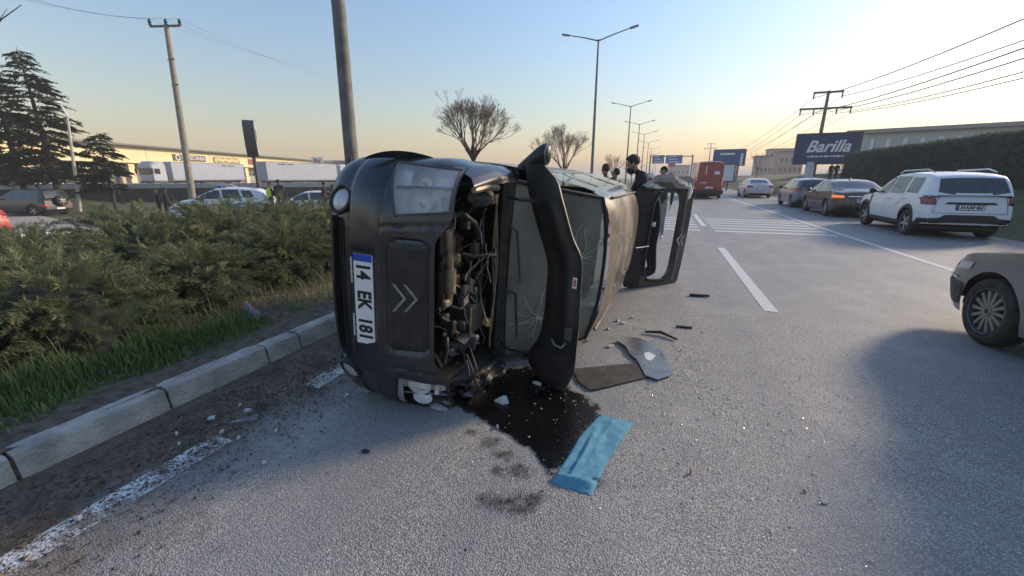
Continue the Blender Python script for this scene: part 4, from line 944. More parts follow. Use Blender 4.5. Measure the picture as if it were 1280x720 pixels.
    def patch(s, name, axis, sg, bot, top, m, off=.006, n=10, k=5, parent=None, mirror=False, thick=0.):
        out = []
        for sd in ((1, -1) if mirror else (1,)):
            g2 = sg * sd if axis == 'y' else sg; ym = sd if axis == 'x' else 1
            def pl(L, t):
                u = t * (len(L) - 1); i = min(int(u), len(L) - 2); f = u - i; return (L[i][0] + (L[i + 1][0] - L[i][0]) * f, L[i][1] + (L[i + 1][1] - L[i][1]) * f)
            P = []
            for i in range(n + 1):
                A, B = pl(bot, i / n), pl(top, i / n); row = []
                for j in range(k + 1):
                    a, b = A[0] + (B[0] - A[0]) * j / k, A[1] + (B[1] - A[1]) * j / k; row.append(s.skin(axis, g2, a * ym, b, off))
                P.append(row)
            mb = MB(); good0 = lambda i, j: all(P[x][y] is not None for x, y in ((i, j), (i + 1, j), (i, j + 1), (i + 1, j + 1)))
            cells = {(i, j) for i in range(n) for j in range(k) if good0(i, j)}; best = set()
            while cells:
                fr = [cells.pop()]; comp = set(fr)
                while fr:
                    i, j = fr.pop()
                    for nb in ((i + 1, j), (i - 1, j), (i, j + 1), (i, j - 1)):
                        if nb in cells: cells.discard(nb); comp.add(nb); fr.append(nb)
                if len(comp) > len(best): best = comp
            good = lambda i, j: (i, j) in best
            Q = [[p if p is not None else Vector((0, 0, .5)) for p in r] for r in P]; mb.grid(Q, 0, skip=lambda i, j: not good(i, j))
            if mb.f: out.append(mb.build(name, m, parent or s.root, smooth=60))
        return out
    def seam(s, pts, sg=1, wd=.010, m=None, name='panel_gap', axis='y', off=.003, mirror=True):
        for sd in ((1, -1) if mirror else (1,)):
            mb = MB()
            for (a0, b0), (a1, b1) in zip(pts[:-1], pts[1:]):
                L = math.hypot(a1 - a0, b1 - b0); nx_, nz_ = -(b1 - b0) / L * wd / 2, (a1 - a0) / L * wd / 2; N = max(2, int(L / .12)); P = []
                for i in range(N + 1):
                    a, b = a0 + (a1 - a0) * i / N, b0 + (b1 - b0) * i / N; ym = sd if axis == 'x' else 1
                    e = [s.skin(axis, sg * sd if axis == 'y' else sg, (a + k * nx_) * ym, b + k * nz_, off) for k in (-1, 1)]; P.append(e)
                if all(e is not None for r in P for e in r): mb.grid(P)
            if mb.f: mb.build(name, m or deep, s.root)
    def cladding(s, w0=.07, m=None, arches=True):
        for sd in (-1, 1):
            P = []
            for x, zb in s.zb:
                if x < s.xr + .12 or x > s.xf - .15: continue
                P.append([Vector((x, sd * (s.half(x) * s.yprof(z) + .012), z)) for z in (zb - .01, zb + w0 * .8, zb + w0)] + [Vector((x, sd * (s.half(x) * s.yprof(zb + w0) - .01), zb + w0 + .012))])
            q = MB(); q.grid(P); q.build('sill_cladding', m or M_['blackp'], s.root)
    def mirror(s, x, z, m=None):
        for sd in (-1, 1):
            y = s.half(x) * .95; q = MB(); q.box((x, sd * (y + .10), z + .05), (.10, .20, .14), 0, bev=.045); q.tube([(x, sd * (y - .06), z), (x, sd * (y + .06), z + .03)], .02, 6, 1); q.build('side_mirror', [m or s.pm, M_['blackp']], s.root)
    def handle(s, x, z):
        for sd in (-1, 1):
            p = s.skin('y', sd, x, z, .012)
            if p: q = MB(); q.box(p, (.17, .025, .03), 0, bev=.01); q.build('door_handle', s.pm, s.root)
def side_windows(c, segs, m=None):
    """segs: (bottom x0,x1,z, top x0,x1,z)"""
    for (a0, a1, za, b0, b1, zb) in segs: c.patch('side_window', 'y', 1, [(a0, za), (a1, za)], [(b0, zb), (b1, zb)], m or M_['carglass'], mirror=True, n=8)
NOSE = [(.2, .10), (.42, 0), (.6, .02), (.85, .12), (1.1, .25)]; TAIL = [(.2, .12), (.42, 0), (.65, .02), (.95, .07), (1.2, .16)]
SUV = dict(L=4.34, W=1.81, fo=.84, wb=2.67, r=.35, sill=.30, spokes=5, ww=.22, nose=NOSE, tail=TAIL, tumble=.30,
           shoulder=[(-2.17, 1.02), (-1.95, 1.10), (-1.2, 1.12), (.2, 1.05), (.95, 1.03), (1.5, .99), (1.95, .90), (2.17, .74)],
           roof=[(-2.14, 1.06), (-1.98, 1.36), (-1.82, 1.55), (-1.4, 1.63), (-.5, 1.66), (.15, 1.62), (.45, 1.48), (1.08, 1.04)])
HATCH = dict(L=4.25, W=1.78, fo=.88, wb=2.6, r=.315, sill=.22, spokes=5, ww=.2, nose=NOSE, tail=TAIL, tumble=.33,
             shoulder=[(-2.12, .92), (-1.9, 1.02), (-1., 1.0), (.3, .94), (1., .92), (1.6, .86), (1.95, .76), (2.12, .60)],
             roof=[(-2.1, .94), (-1.9, 1.18), (-1.66, 1.40), (-1.0, 1.47), (-.3, 1.49), (.2, 1.45), (.55, 1.30), (1.25, .93)])
SEDAN = dict(L=4.75, W=1.84, fo=.90, wb=2.82, r=.33, sill=.21, spokes=10, ww=.22, nose=NOSE, tail=[(.2, .14), (.42, 0), (.65, .0), (.95, .05), (1.2, .1)], tumble=.36, crown=.05,
             shoulder=[(-2.37, .93), (-2.2, 1.0), (-1.5, 1.0), (-.5, .96), (.4, .93), (1.1, .91), (1.8, .84), (2.2, .72), (2.37, .56)],
             roof=[(-1.95, .98), (-1.5, 1.14), (-.95, 1.36), (-.45, 1.43), (.05, 1.44), (.4, 1.38), (.8, 1.2), (1.3, .92)])
def rear_kit(c, zl=(.80, .98), lampin=.46, win=None, platez=.72, txt=None, lampm=None):
    x = c
    if win: c.patch('rear_window', 'x', -1, win[0], win[1], M_['carglass'], n=14, k=8)
    h = c.sp['W'] / 2; c.patch('tail_lamp', 'x', -1, [(lampin, zl[0]), (h * .985, zl[0])], [(lampin + .03, zl[1]), (h * .975, zl[1])], lampm or M_['redlamp'], off=.012, mirror=True, n=8)
    if txt is not None:
        p = c.skin('x', -1, 0, platez, .014); plate(c.root, basis(p, (0, -1, 0), (0, 0, 1)), '', .52, .112, parts=txt or None)
white1 = paint('white_car_paint', (.70, .72, .74), .25, .08)
# white SUV on the right shoulder
c = Car('parked_suv', 'white SUV with roof rails and dark lower bumper stopped on the right shoulder', 'SUV', SUV, (7.22, 15.55, 0), R(1.5), white1, 'vehicles stopped on the right shoulder')
side_windows(c, [(.15, .95, 1.08, .10, .42, 1.53), (-.78, .06, 1.09, -.72, .02, 1.56), (-1.52, -.92, 1.13, -1.42, -.85, 1.53)])
rear_kit(c, (.86, 1.08), .66, ([(-.66, 1.17), (-.3, 1.10), (.3, 1.10), (.66, 1.17)], [(-.60, 1.50), (-.2, 1.52), (.2, 1.52), (.60, 1.50)]), .80, [('34', -.15), ('KAP', -.0), ('463', .165)], mat('smoked_lamp', (.06, .012, .012), .2, coat=.8))
c.patch('tail_lamp_red', 'x', -1, [(.70, .93), (.84, .93)], [(.70, 1.0), (.84, 1.0)], M_['redlamp'], off=.018, mirror=True)  # red section laid on the smoked tail lamp
c.patch('handle_strip', 'x', -1, [(-.50, .875), (.50, .875)], [(-.44, .925), (.44, .925)], M_['blackp'], off=.012, n=12)
c.patch('lower_bumper', 'x', -1, [(-.88, .34), (-.5, .30), (.5, .30), (.88, .34)], [(-.88, .52), (-.56, .54), (-.46, .62), (.46, .62), (.56, .54), (.88, .52)], M_['blackp'], off=.014, n=24)
c.cladding(.08); c.mirror(.82, 1.08, M_['blackp']); c.handle(-.02 - .2, .93); c.handle(-.98, .96)
c.seam([(1.02, .45), (1.06, .9), (.95, 1.04)]); c.seam([(.08, .42), (.05, 1.08)]); c.seam([(-.62, .75), (-.90, .95), (-.92, 1.1)]); c.seam([(-.62, 1.12), (-.70, .66), (.70, .66), (.62, 1.12)], -1, axis='x', mirror=False)
c.patch('fender_vent', 'y', 1, [(1.00, .62), (1.05, .62)], [(.98, 1.0), (1.10, 1.0)], M_['blackp'], off=.008, mirror=True)
for sd in (-1, 1):
    q = MB(); q.tube([(.25, sd * .60, 1.64), (.05, sd * .60, 1.715), (-1.2, sd * .60, 1.735), (-1.55, sd * .59, 1.66)], [.014, .02, .02, .014], 8); q.build('roof_rail', M_['alloy'], c.root)
# dark saloon ahead of it
dk = paint('dark_bronze_paint', (.03, .03, .028), .22, .18, .3)
c = Car('parked_saloon', 'dark bronze saloon with lit tail lamps stopped ahead of the white SUV', 'car', SEDAN, (7.20, 21.6, 0), R(1), dk, 'vehicles stopped on the right shoulder')
side_windows(c, [(-.05, 1.0, .96, .0, .42, 1.34), (-.95, -.15, .98, -.78, -.10, 1.37), (-1.45, -1.04, 1.0, -1.0, -.86, 1.28)])
rear_kit(c, (.77, .87), .62, ([(-.68, 1.03), (.68, 1.03)], [(-.52, 1.37), (.52, 1.37)]), .66, [('34', -.15), ('BJ', 0.), ('206', .16)], mat('lit_lamp', (.75, .2, .05), .3, emit=((1., .25, .05), .25)))
c.patch('lamp_strip', 'x', -1, [(-.50, .81), (.50, .81)], [(-.50, .835), (.50, .835)], M_['chrome'], off=.010, n=12)
c.patch('lower_bumper', 'x', -1, [(-.8, .28), (.8, .28)], [(-.8, .42), (.8, .42)], M_['blackp'], off=.012, n=14); c.mirror(.92, .96); c.handle(-.08, .84); c.handle(-.98, .86)
c.seam([(.02, .35), (-.05, .95)]); c.seam([(-1.0, .45), (-1.05, .95)]); c.seam([(1.05, .4), (1.1, .9)])
q = MB(); q.box((-.55, 0, 1.475), (.18, .03, .05), 0, bev=.012); q.build('aerial_fin', dk, c.root)
# grey-blue hatchback before it
c = Car('parked_hatchback', 'grey-blue hatchback stopped in front of the dark saloon', 'car', HATCH, (7.25, 26.9, 0), R(2), paint('greyblue_paint', (.16, .19, .23), .25, .15, .4), 'vehicles stopped on the right shoulder')
side_windows(c, [(-.05, .95, .97, .0, .42, 1.38), (-.95, -.15, .99, -.80, -.10, 1.41), (-1.5, -1.05, 1.02, -1.35, -.92, 1.36)])
rear_kit(c, (.80, 1.02), .58, ([(-.66, 1.03), (.66, 1.03)], [(-.54, 1.38), (.54, 1.38)]), .74, [])
c.mirror(.88, .96, M_['blackp']); c.seam([(0., .35), (-.05, .97)]); c.patch('lower_bumper', 'x', -1, [(-.8, .28), (.8, .28)], [(-.8, .42), (.8, .42)], M_['blackp'], off=.012, n=14)
# white saloon further up
SED2 = dict(SEDAN, L=4.5, wb=2.65, spokes=6, rim=M_['alloy'])
c = Car('white_saloon', 'white saloon farthest ahead along the right shoulder', 'car', SED2, (6.9, 38.6, 0), R(-1), paint('white_paint_two', (.62, .63, .63), .3, .15), 'vehicles stopped on the right shoulder')
side_windows(c, [(-.05, 1.0, .96, .0, .42, 1.34), (-.95, -.15, .98, -.78, -.10, 1.37)])
rear_kit(c, (.76, .92), .52, ([(-.66, 1.03), (.66, 1.03)], [(-.50, 1.37), (.50, 1.37)]), .68, []); c.mirror(.92, .96)
c.patch('lower_bumper', 'x', -1, [(-.8, .26), (.8, .26)], [(-.8, .36), (.8, .36)], M_['blackp'], off=.012, n=14)
# champagne saloon entering the picture on the right
champ = paint('champagne_paint', (.24, .238, .228), .24, .16, .4)
CH = dict(SEDAN, L=4.45, W=1.73, fo=.88, wb=2.58, r=.318, spokes=14, ww=.195, rim=mat('hubcap_silver', (.40, .39, .36), .45, .5, vary=.3, vscale=15, dirt=(.30, .27, .22)),
          nose=[(.2, .13), (.34, .04), (.48, 0), (.58, .03), (.72, .16), (.9, .32)],
          shoulder=[(-2.22, .92), (-2.0, 1.0), (-1.3, 1.0), (-.4, .97), (.5, .94), (1.1, .90), (1.6, .83), (1.95, .75), (2.22, .64)],
          roof=[(-1.85, .98), (-1.4, 1.14), (-.9, 1.38), (-.45, 1.46), (.05, 1.47), (.4, 1.40), (.7, 1.24), (1.2, .92)])
c = Car('silver_saloon', 'dusty silver-grey saloon passing at the right edge with a multi-spoke wheel cover', 'car', CH, (3.80, 3.55, 0), R(-1), champ)
side_windows(c, [(-.05, .85, .98, .0, .40, 1.38), (-.9, -.15, 1.0, -.75, -.10, 1.39)])
c.patch('headlamp', 'x', 1, [(.40, .60), (.55, .60), (.80, .60)], [(.44, .70), (.60, .725), (.775, .73)], M_['clearlamp'], off=.008, mirror=True, n=10)
c.patch('headlamp', 'y', 1, [(1.66, .655), (1.85, .635), (2.08, .60)], [(1.62, .73), (1.85, .715), (2.08, .67)], M_['clearlamp'], off=.009, mirror=True, n=12); c.patch('front_indicator', 'y', 1, [(1.86, .655), (2.0, .63)], [(1.88, .70), (2.0, .69)], M_['amber'], off=.012, mirror=True)
c.patch('front_grille', 'x', 1, [(-.36, .58), (.36, .58)], [(-.38, .66), (.38, .66)], M_['blackp'], off=.008); c.patch('lower_grille', 'x', 1, [(-.45, .30), (.45, .30)], [(-.48, .42), (.48, .42)], M_['blackp'], off=.008)
c.patch('lower_bumper', 'y', 1, [(1.74, .28), (2.10, .27)], [(1.70, .50), (2.10, .52)], M_['greyp'], off=.008, mirror=True)
c.patch('bumper_strip', 'y', 1, [(1.80, .535), (2.13, .535)], [(1.80, .555), (2.13, .555)], M_['chrome'], off=.012, mirror=True); c.patch('bumper_strip', 'y', 1, [(1.90, .335), (2.08, .335)], [(1.90, .355), (2.08, .355)], M_['chrome'], off=.012, mirror=True)
c.seam([(2.0, .735), (1.6, .845), (1.1, .905)], wd=.012); c.seam([(.85, .35), (.92, .88)]); c.mirror(.62, .98)
# blue-and-white patrol car and its neighbours beyond the bed
def lz(p): return float(gz(p.x))
def placed(px, fh): p = W(px, 222, fh); p.z = lz(p); return p
p = placed(277, 21.0); p.z = -.46
PAT = dict(HATCH, L=4.4, wb=2.7, rim=M_['alloy'])
c = Car('patrol_car', 'white and blue patrol car with a roof light bar behind the junipers', 'car', PAT, p, R(-128), white1, 'patrol vehicles beyond the planted bed')
side_windows(c, [(-.05, .95, .97, .0, .42, 1.38), (-.95, -.15, .99, -.80, -.10, 1.41), (-1.5, -1.05, 1.02, -1.35, -.92, 1.36)])
c.patch('windscreen', 'x', 1, [(-.66, .98), (.66, .98)], [(-.52, 1.42), (.52, 1.42)], M_['carglass'], n=12, k=8); c.patch('headlamp', 'x', 1, [(.50, .62), (.82, .62)], [(.52, .74), (.80, .76)], M_['clearlamp'], off=.01, mirror=True); c.patch('grille', 'x', 1, [(-.45, .52), (.45, .52)], [(-.45, .70), (.45, .70)], M_['blackp'], off=.01)
pb = mat('police_blue', (.03, .10, .45), .4)
c.patch('blue_stripe', 'y', 1, [(-2.0, .66), (1.6, .66)], [(-2.0, .72), (1.6, .72)], pb, off=.005, n=24, mirror=True); c.patch('bonnet_band', 'x', 1, [(-.7, .74), (.7, .74)], [(-.7, .80), (.7, .80)], pb, off=.005, n=14)
for k in range(5): c.patch('chevron_stripe', 'y', 1, [(1.05 - .12 * k, .74), (1.10 - .12 * k, .74)], [(.98 - .12 * k, .88), (1.03 - .12 * k, .88)], M_['black'], off=.006, n=2, mirror=True)
c.mirror(.88, .96, M_['blackp']); c.seam([(0., .35), (-.05, .97)])
q = MB(); q.box((.05, 0, 1.56), (.22, .9, .07), 0, bev=.03); q.box((.05, .33, 1.563), (.23, .26, .068), 1, bev=.03); q.box((.05, -.33, 1.563), (.23, .26, .068), 2, bev=.03); q.box((.05, 0, 1.51), (.1, .8, .05), 0); q.build('light_bar', [M_['blackp'], pb, M_['redlamp']], c.root)
p = placed(318, 26)
c = Car('white_estate', 'white car with its tailgate raised behind the patrol car', 'car', dict(HATCH, rim=M_['alloy']), p, R(-10), white1, 'patrol vehicles beyond the planted bed')
side_windows(c, [(-.05, .95, .97, .0, .42, 1.38), (-.95, -.15, .99, -.80, -.10, 1.41), (-1.5, -1.05, 1.02, -1.35, -.92, 1.36)]); c.patch('load_opening', 'x', -1, [(-.66, .62), (.66, .62)], [(-.54, 1.38), (.54, 1.38)], deep, n=10)
q = MB(); q.box((-2.1, 0, 1.72), (.95, 1.3, .05), 0, M=T(-1.7, 0, 1.5) @ RY(.35) @ T(1.7, 0, -1.5), bev=.02); q.box((-2.05, 0, 1.75), (.45, 1.1, .03), 1, M=T(-1.7, 0, 1.5) @ RY(.35) @ T(1.7, 0, -1.5)); q.build('raised_tailgate', [white1, M_['carglass']], c.root)
c.patch('tail_lamp', 'x', -1, [(.62, .76), (.86, .76)], [(.64, .98), (.84, .98)], M_['redlamp'], off=.012, mirror=True)
p = placed(385, 26)
c = Car('white_hatchback', 'small white hatchback between the junipers and the lorries', 'car', dict(HATCH, rim=M_['alloy']), p, R(-125), white1, 'patrol vehicles beyond the planted bed')
side_windows(c, [(-.05, .95, .97, .0, .42, 1.38), (-.95, -.15, .99, -.80, -.10, 1.41), (-1.5, -1.05, 1.02, -1.35, -.92, 1.36)]); c.patch('windscreen', 'x', 1, [(-.66, .98), (.66, .98)], [(-.52, 1.42), (.52, 1.42)], M_['carglass'], n=10); c.mirror(.88, .96)
# dark off-roader with the spare wheel on its back
p = placed(27, 27); p.z = -.9
OFF = dict(SUV, L=4.1, wb=2.48, fo=.78, rim=M_['alloy'], shoulder=[(-2.05, 1.0), (-1.9, 1.08), (0, 1.05), (.9, 1.03), (1.5, .98), (1.9, .88), (2.05, .74)], roof=[(-2.04, 1.05), (-1.98, 1.4), (-1.85, 1.62), (-1.4, 1.68), (-.4, 1.69), (.2, 1.64), (.45, 1.5), (1.0, 1.04)])
dg = paint('dark_green_grey_paint', (.014, .017, .017), .3, .10)
c = Car('dark_off_roader', 'dark grey off-roader with a spare wheel on its rear door under the cedars', 'SUV', OFF, p, R(-108), dg)
side_windows(c, [(.1, .90, 1.08, .08, .40, 1.55), (-.78, .0, 1.09, -.75, -.02, 1.58), (-1.75, -.92, 1.11, -1.66, -.88, 1.57)]); rear_kit(c, (.62, .78), .62, ([(-.62, 1.15), (.62, 1.15)], [(-.56, 1.54), (.56, 1.54)]), .48, [])
wm2 = wheel_meshes(.34, .2, 6); sw = link('spare_wheel', None, c.root, T(-2.16, -.12, .98) @ RY(-PI / 2)); link('tyre', wm2[0], sw); link('rim', wm2[1], sw); c.cladding(.09); c.mirror(.8, 1.08)
# red car cut by the left border
p = W(-92, 222, 17.2); p.z = -.98
RED = dict(HATCH, rim=M_['alloy'])
c = Car('red_car', 'red car tail just showing at the left border behind the junipers', 'car', RED, p, R(-105), paint('red_paint', (.42, .03, .025), .25, .1))
side_windows(c, [(-.05, .95, .97, .0, .42, 1.38), (-.95, -.15, .99, -.80, -.10, 1.41)]); rear_kit(c, (.76, .98), .58, ([(-.62, 1.03), (.62, 1.03)], [(-.5, 1.36), (.5, 1.36)]), .7, [])
# red high-roof delivery van on the road ahead
redv = paint('red_van_paint', (.30, .022, .022), .35, .18)
DV = dict(L=5.9, W=2.02, fo=.95, wb=3.6, r=.345, sill=.32, spokes=6, ww=.22, nose=NOSE, tail=[(.2, .06), (.5, 0), (1., 0), (1.4, .01)], tumble=.13, crown=.04,
          shoulder=[(-2.95, 1.28), (-1, 1.28), (1.2, 1.26), (1.9, 1.22), (2.4, 1.12), (2.8, .98), (2.95, .8)], roof=[(-2.95, 2.55), (-2.8, 2.64), (-1, 2.68), (.6, 2.66), (1.1, 2.52), (2.0, 1.24)])
c = Car('red_delivery_van', 'red high-roofed delivery van seen from behind on the road ahead', 'van', DV, (3.0, 36.4, 0), R(-1), redv)
q = MB(); q.box((-2.95, 0, 1.93), (.03, 1.62, 1.32), 0, bev=.01); q.build('rear_doors', redv, c.root)
q = MB(); q.box((-2.97, 0, 1.6), (.012, .012, 2.0), 0); q.box((-2.97, -.80, 1.7), (.012, .012, 1.8), 0); q.box((-2.97, .80, 1.7), (.012, .012, 1.8), 0); q.build('door_gap', deep, c.root)
q = MB(); q.box((-2.98, .30, 2.05), (.01, .06, .62), 0); q.box((-2.98, -.42, 1.85), (.01, .34, .22), 0, bev=.004); q.box((-2.98, .42, 1.16), (.01, .5, .05), 0); q.build('white_lettering', M_['white'], c.root)
q = MB(); q.box((-3.0, 0, .50), (.14, 1.96, .30), 0, bev=.05); q.build('rear_bumper', M_['blackp'], c.root)
q = MB(); q.box((-3.02, 0, .82), (.02, .52, .11), 0, bev=.004); q.build('licence_plate', M_['white'], c.root)
for sd in (-1, 1):
    q = MB(); q.box((-2.96, sd * .93, 1.05), (.05, .13, .40), 0, bev=.02); q.build('tail_lamp', M_['redlamp'], c.root)
    q = MB(); q.box((1.55, sd * 1.16, 1.45), (.12, .22, .36), 0, bev=.04); q.build('side_mirror', M_['blackp'], c.root)
# ------------------------------------------------------------- articulated lorries
curt = mat('lorry_curtain', (.36, .40, .47), .55, vary=.06, vscale=1.5, bump=.15, bscale=2.5); cabw = paint('lorry_white', (.48, .51, .55), .3, .08)
def lorry(label, front, rear):
    f_, r_ = Vector(front), Vector(rear); d = (f_ - r_); az = math.atan2(d.x, d.y); o = thing('articulated_lorry', label, 'lorry', r_, PI / 2 - az, 'white articulated lorries parked before the depot')
    q = MB(); q.box((6.8, 0, 2.62), (13.6, 2.5, 2.72), 0, bev=.03); tr = q.build('trailer_body', curt, o)
    q = MB()
    for k in range(28):
        for sd in (-1, 1): q.box((.35 + k * .48, sd * 1.262, 1.36), (.035, .02, .26), 0)
    q.build('curtain_buckles', M_['greyp'], tr)
    q = MB()
    for sd in (-1, 1): q.box((6.8, sd * 1.255, 1.24), (13.6, .03, .10), 0); q.box((6.8, sd * 1.255, 3.96), (13.6, .03, .06), 0)
    for x in (0.02, 13.58):
        for sd in (-1, 1): q.box((x, sd * 1.24, 2.62), (.08, .05, 2.7), 0)
    q.build('trailer_frame', M_['greyp'], tr)
    for sd in (1,): link('lettering', text_mesh('CEVA LOJİSTİK' if 0 else 'NAKLİYE', .0001, M_['black']), tr) if 0 else None
    q = MB()
    for k, wd in enumerate((.22, .2, .24, .18, .2, .0, .2, .22, .18, .24)):
        if wd: q.box((2.2 - k * .0 + k * .26, 1.268, 3.62), (wd, .008, .16), 0)
    for k, wd in enumerate((.22, .2, .24, .18, .2, .0, .2, .22, .18, .24)):
        if wd: q.box((2.2 + k * .26, -1.268, 3.62), (wd, .008, .16), 0)
    q.build('faint_lettering', M_['navy'], tr)
    q = MB(); q.box((6.5, 0, 1.02), (13., 1.0, .30), 0); q.box((6.6, 0, .78), (4., 2.3, .55), 0, bev=.05); q.build('chassis', M_['blackp'], o)
    q = MB(); q.box((15.4, 0, 2.35), (2.2, 2.46, 2.5), 0, bev=.16); q.box((15.2, 0, 3.7), (1.9, 2.2, .55), 0, bev=.22); q.box((15.45, 0, .8), (2.3, 2.4, .7), 1, bev=.08); cb = q.build('cab', [cabw, M_['greyp']], o)
    q = MB(); q.box((16.50, 0, 2.55), (.06, 2.2, .95), 0, bev=.02); q.build('windscreen', M_['carglass'], cb)
    for sd in (-1, 1):
        q = MB(); q.box((15.75, sd * 1.225, 2.55), (.85, .03, .75), 0, bev=.01); q.build('side_window', M_['carglass'], cb)
        q = MB(); q.box((16.6, sd * 1.42, 2.6), (.18, .25, .7), 0, bev=.05); q.build('mirror', M_['blackp'], cb)
    wm_ = wheel_meshes(.5, .3, 8); add_wheels(o, (2.0, 3.3, 4.6, 13.2, 15.9), 1.05, .5, wm_)
a = W(182, 222, 60); b = W(297, 222, 76); d = (Vector((a.x, a.y, 0)) - Vector((b.x, b.y, 0))).normalized(); f0 = Vector((a.x, a.y, -.15))
lorry('left white articulated lorry whose cab stands by the pale gate post', f0, f0 - d * 16.6)
b2 = W(327, 222, 62); a2 = W(424, 222, 76); d = (Vector((a2.x, a2.y, 0)) - Vector((b2.x, b2.y, 0))).normalized(); r0 = Vector((b2.x, b2.y, -.15))
lorry('right white articulated lorry with its cab half hidden by the overturned van', r0 + d * 16.6, r0)
# ------------------------------------------------------------- street furniture
pole_m = mat('pole_steel', (.16, .165, .165), .6, .3, vary=.25, vscale=3, dirt=(.24, .235, .22)); conc = mat('pole_concrete', (.36, .34, .31), .85, vary=.2, vscale=3); wire_m = mat('wire', (.03, .03, .03), .7)
LH = 11.1
def street_lamp(x, y, label):
    o = thing('street_lamp', label, 'street lamp', (x, y, float(gz(x))), 0, 'double-armed street lamps along the median')
    q = MB(); q.tube([(0, 0, 0), (0, 0, LH * .5), (0, 0, LH)], [.13, .10, .065], 12); q.box((0, 0, .03), (.4, .4, .06), 0, bev=.02); q.build('pole', pole_m, o)
    for sd in (-1, 1):
        q = MB(); q.tube([(0, 0, LH - .1), (sd * 1.1, 0, LH + .22), (sd * 2.2, 0, LH + .48)], [.05, .04, .032], 8); q.build('arm', pole_m, o)
        q = MB(); M = T(sd * 2.45, 0, LH + .53) @ RY(-sd * .2); q.box((0, 0, 0), (.62, .26, .10), 0, M, bev=.045); q.box((0, 0, -.055), (.45, .2, .02), 1, M); q.build('lamp_head', [M_['greyp'], M_['clearlamp']], o)
    return o
for y, lb in ((33, 'tallest double-armed street lamp rising behind the overturned van'), (63, 'second double-armed street lamp in the median row'), (84, 'third double-armed street lamp in the median row'), (103, 'fourth double-armed street lamp in the median row'), (128, 'fifth double-armed street lamp in the median row'), (155, 'sixth and farthest clear double-armed street lamp in the row'), (190, 'double-armed street lamp fading into the haze'), (230, 'double-armed street lamp fading into the haze')): street_lamp(-5.5, y, lb)
def between(a, b): return Vector(a), Vector(b)
# thick pole in the bed
a = W(441, 232, 7.6); b = W(419, -40, 7.6); a.z = .1
o = thing('metal_pole', 'thick grey-green pole standing in the bed left of the overturned van', 'pole', a); d = b - a
q = MB(); q.tube([(0, 0, 0), d * .5, d, d * 1.6], [.125, .115, .105, .09], 20); q.build('pole', mat('weathered_pole', (.13, .135, .125), .7, .1, vary=.3, vscale=4, bump=.3, bscale=25, dirt=(.20, .20, .18)), o)
q = MB(); q.box(d * .36 + Vector((.05, -.12, 0)), (.10, .03, .2), 0, bev=.01); q.build('inspection_cover', M_['greyp'], o)
# wooden utility pole with cross arm
a = W(238, 242, 25); b = W(208, 33, 25); a.z = float(gz(a.x)) ; d = b - a
o = thing('utility_pole', 'leaning utility pole with a short insulator arm beyond the hedge', 'utility pole', a)
q = MB(); q.tube([(0, 0, 0), d * .5, d], [.20, .17, .12], 14); q.build('pole', mat('bleached_pole', (.30, .27, .23), .85, vary=.3, vscale=4, dirt=(.38, .34, .28)), o)
rt = Vector((math.cos(YAW), math.sin(YAW), 0)); q = MB(); q.tube([d - rt * .9, d + rt * .8 + Vector((0, 0, .04))], .06, 6); q.build('cross_arm', pole_m, o)
for k in (-.88, 0, .76):
    q = MB(); q.lathe([(.03, 0), (.09, .06), (.05, .12), (.10, .18), (.05, .24), (.07, .30), (.001, .34)], 10, 0, T(*(d + rt * k + Vector((0, 0, .04))))); q.build('insulator', mat('insulator_glaze', (.03, .06, .09), .3), o)
for f in (.845, .72):
    q = MB(); q.box(d * f, (.55, .10, .05), 0); q.build('step_bracket', pole_m, o)
o2 = thing('overhead_wires', 'faint thin wires running off the leaning utility pole', 'wires', a)
for k in (-.88, 0, .76):
    s0 = d + rt * k + Vector((0, 0, .36)); q = MB()
    for e in (W(-40, -25 + 6 * k, 22) - a, W(430, 98 + 6 * k, 62) - a):
        q.tube([s0 + (e - s0) * t - Vector((0, 0, 1.6 * t * (1 - t))) for t in np.linspace(0, 1, 12)], .005, 4, cap=False)
    q.build('wire', wire_m, o2)
# white lamp post near the cedars
a = W(100, 264, 30); b = W(84, 145, 30); a.z = float(gz(a.x)); d = b - a
o = thing('white_lamp_post', 'white lamp post with a tilted head beside the cedars', 'lamp post', a)
q = MB(); q.tube([(0, 0, 0), d], [.12, .07], 10); q.build('pole', mat('pale_post', (.55, .50, .42), .7, vary=.2, vscale=3), o)
q = MB(); q.tube([d, d + (W(76, 131, 30) - b)], [.06, .05], 8); h = d + (W(72, 128, 30) - b); q.box(h, (.35, .35, .16), 0, bev=.05); q.build('lamp_head', M_['white'], o)
# oval-faced totem sign
a = W(322, 226, 40); a.z = -.9; zb = W(322, 196, 40).z; zt = W(320, 150, 40).z
o = thing('totem_sign', 'dark pole sign with an oval face standing before the depot', 'sign', a, YAW + .45)
q = MB(); q.tube([(0, 0, 0), (0, 0, zb + .95)], .16, 10); q.build('post', M_['greyp'], o)
hgt = zt - zb; poly = [(.62 * math.copysign(abs(math.cos(t)) ** .75, math.cos(t)), hgt / 2 * math.copysign(abs(math.sin(t)) ** .75, math.sin(t))) for t in np.linspace(0, 2 * PI, 33)[:-1]]
bm_ = basis((0, 0, zb + hgt / 2 + .9), (0, 1, 0), (0, 0, 1)); q = MB(); q.prism(poly, -.45, .45, 0, bm_); q.build('sign_box', mat('sign_dark', (.035, .04, .045), .5, vary=.3, vscale=2), o)
q = MB(); q.prism([(x * .92, y * .92) for x, y in poly], -.47, .47, 0, bm_); sf = q.build('sign_face', mat('sign_pale', (.40, .43, .45), .4, vary=.2, vscale=1.2), o)
q = MB(); q.prism([(x * .45, y * .35 + .3) for x, y in poly], -.48, .48, 0, bm_); q.build('roundel', M_['greyp'], sf)
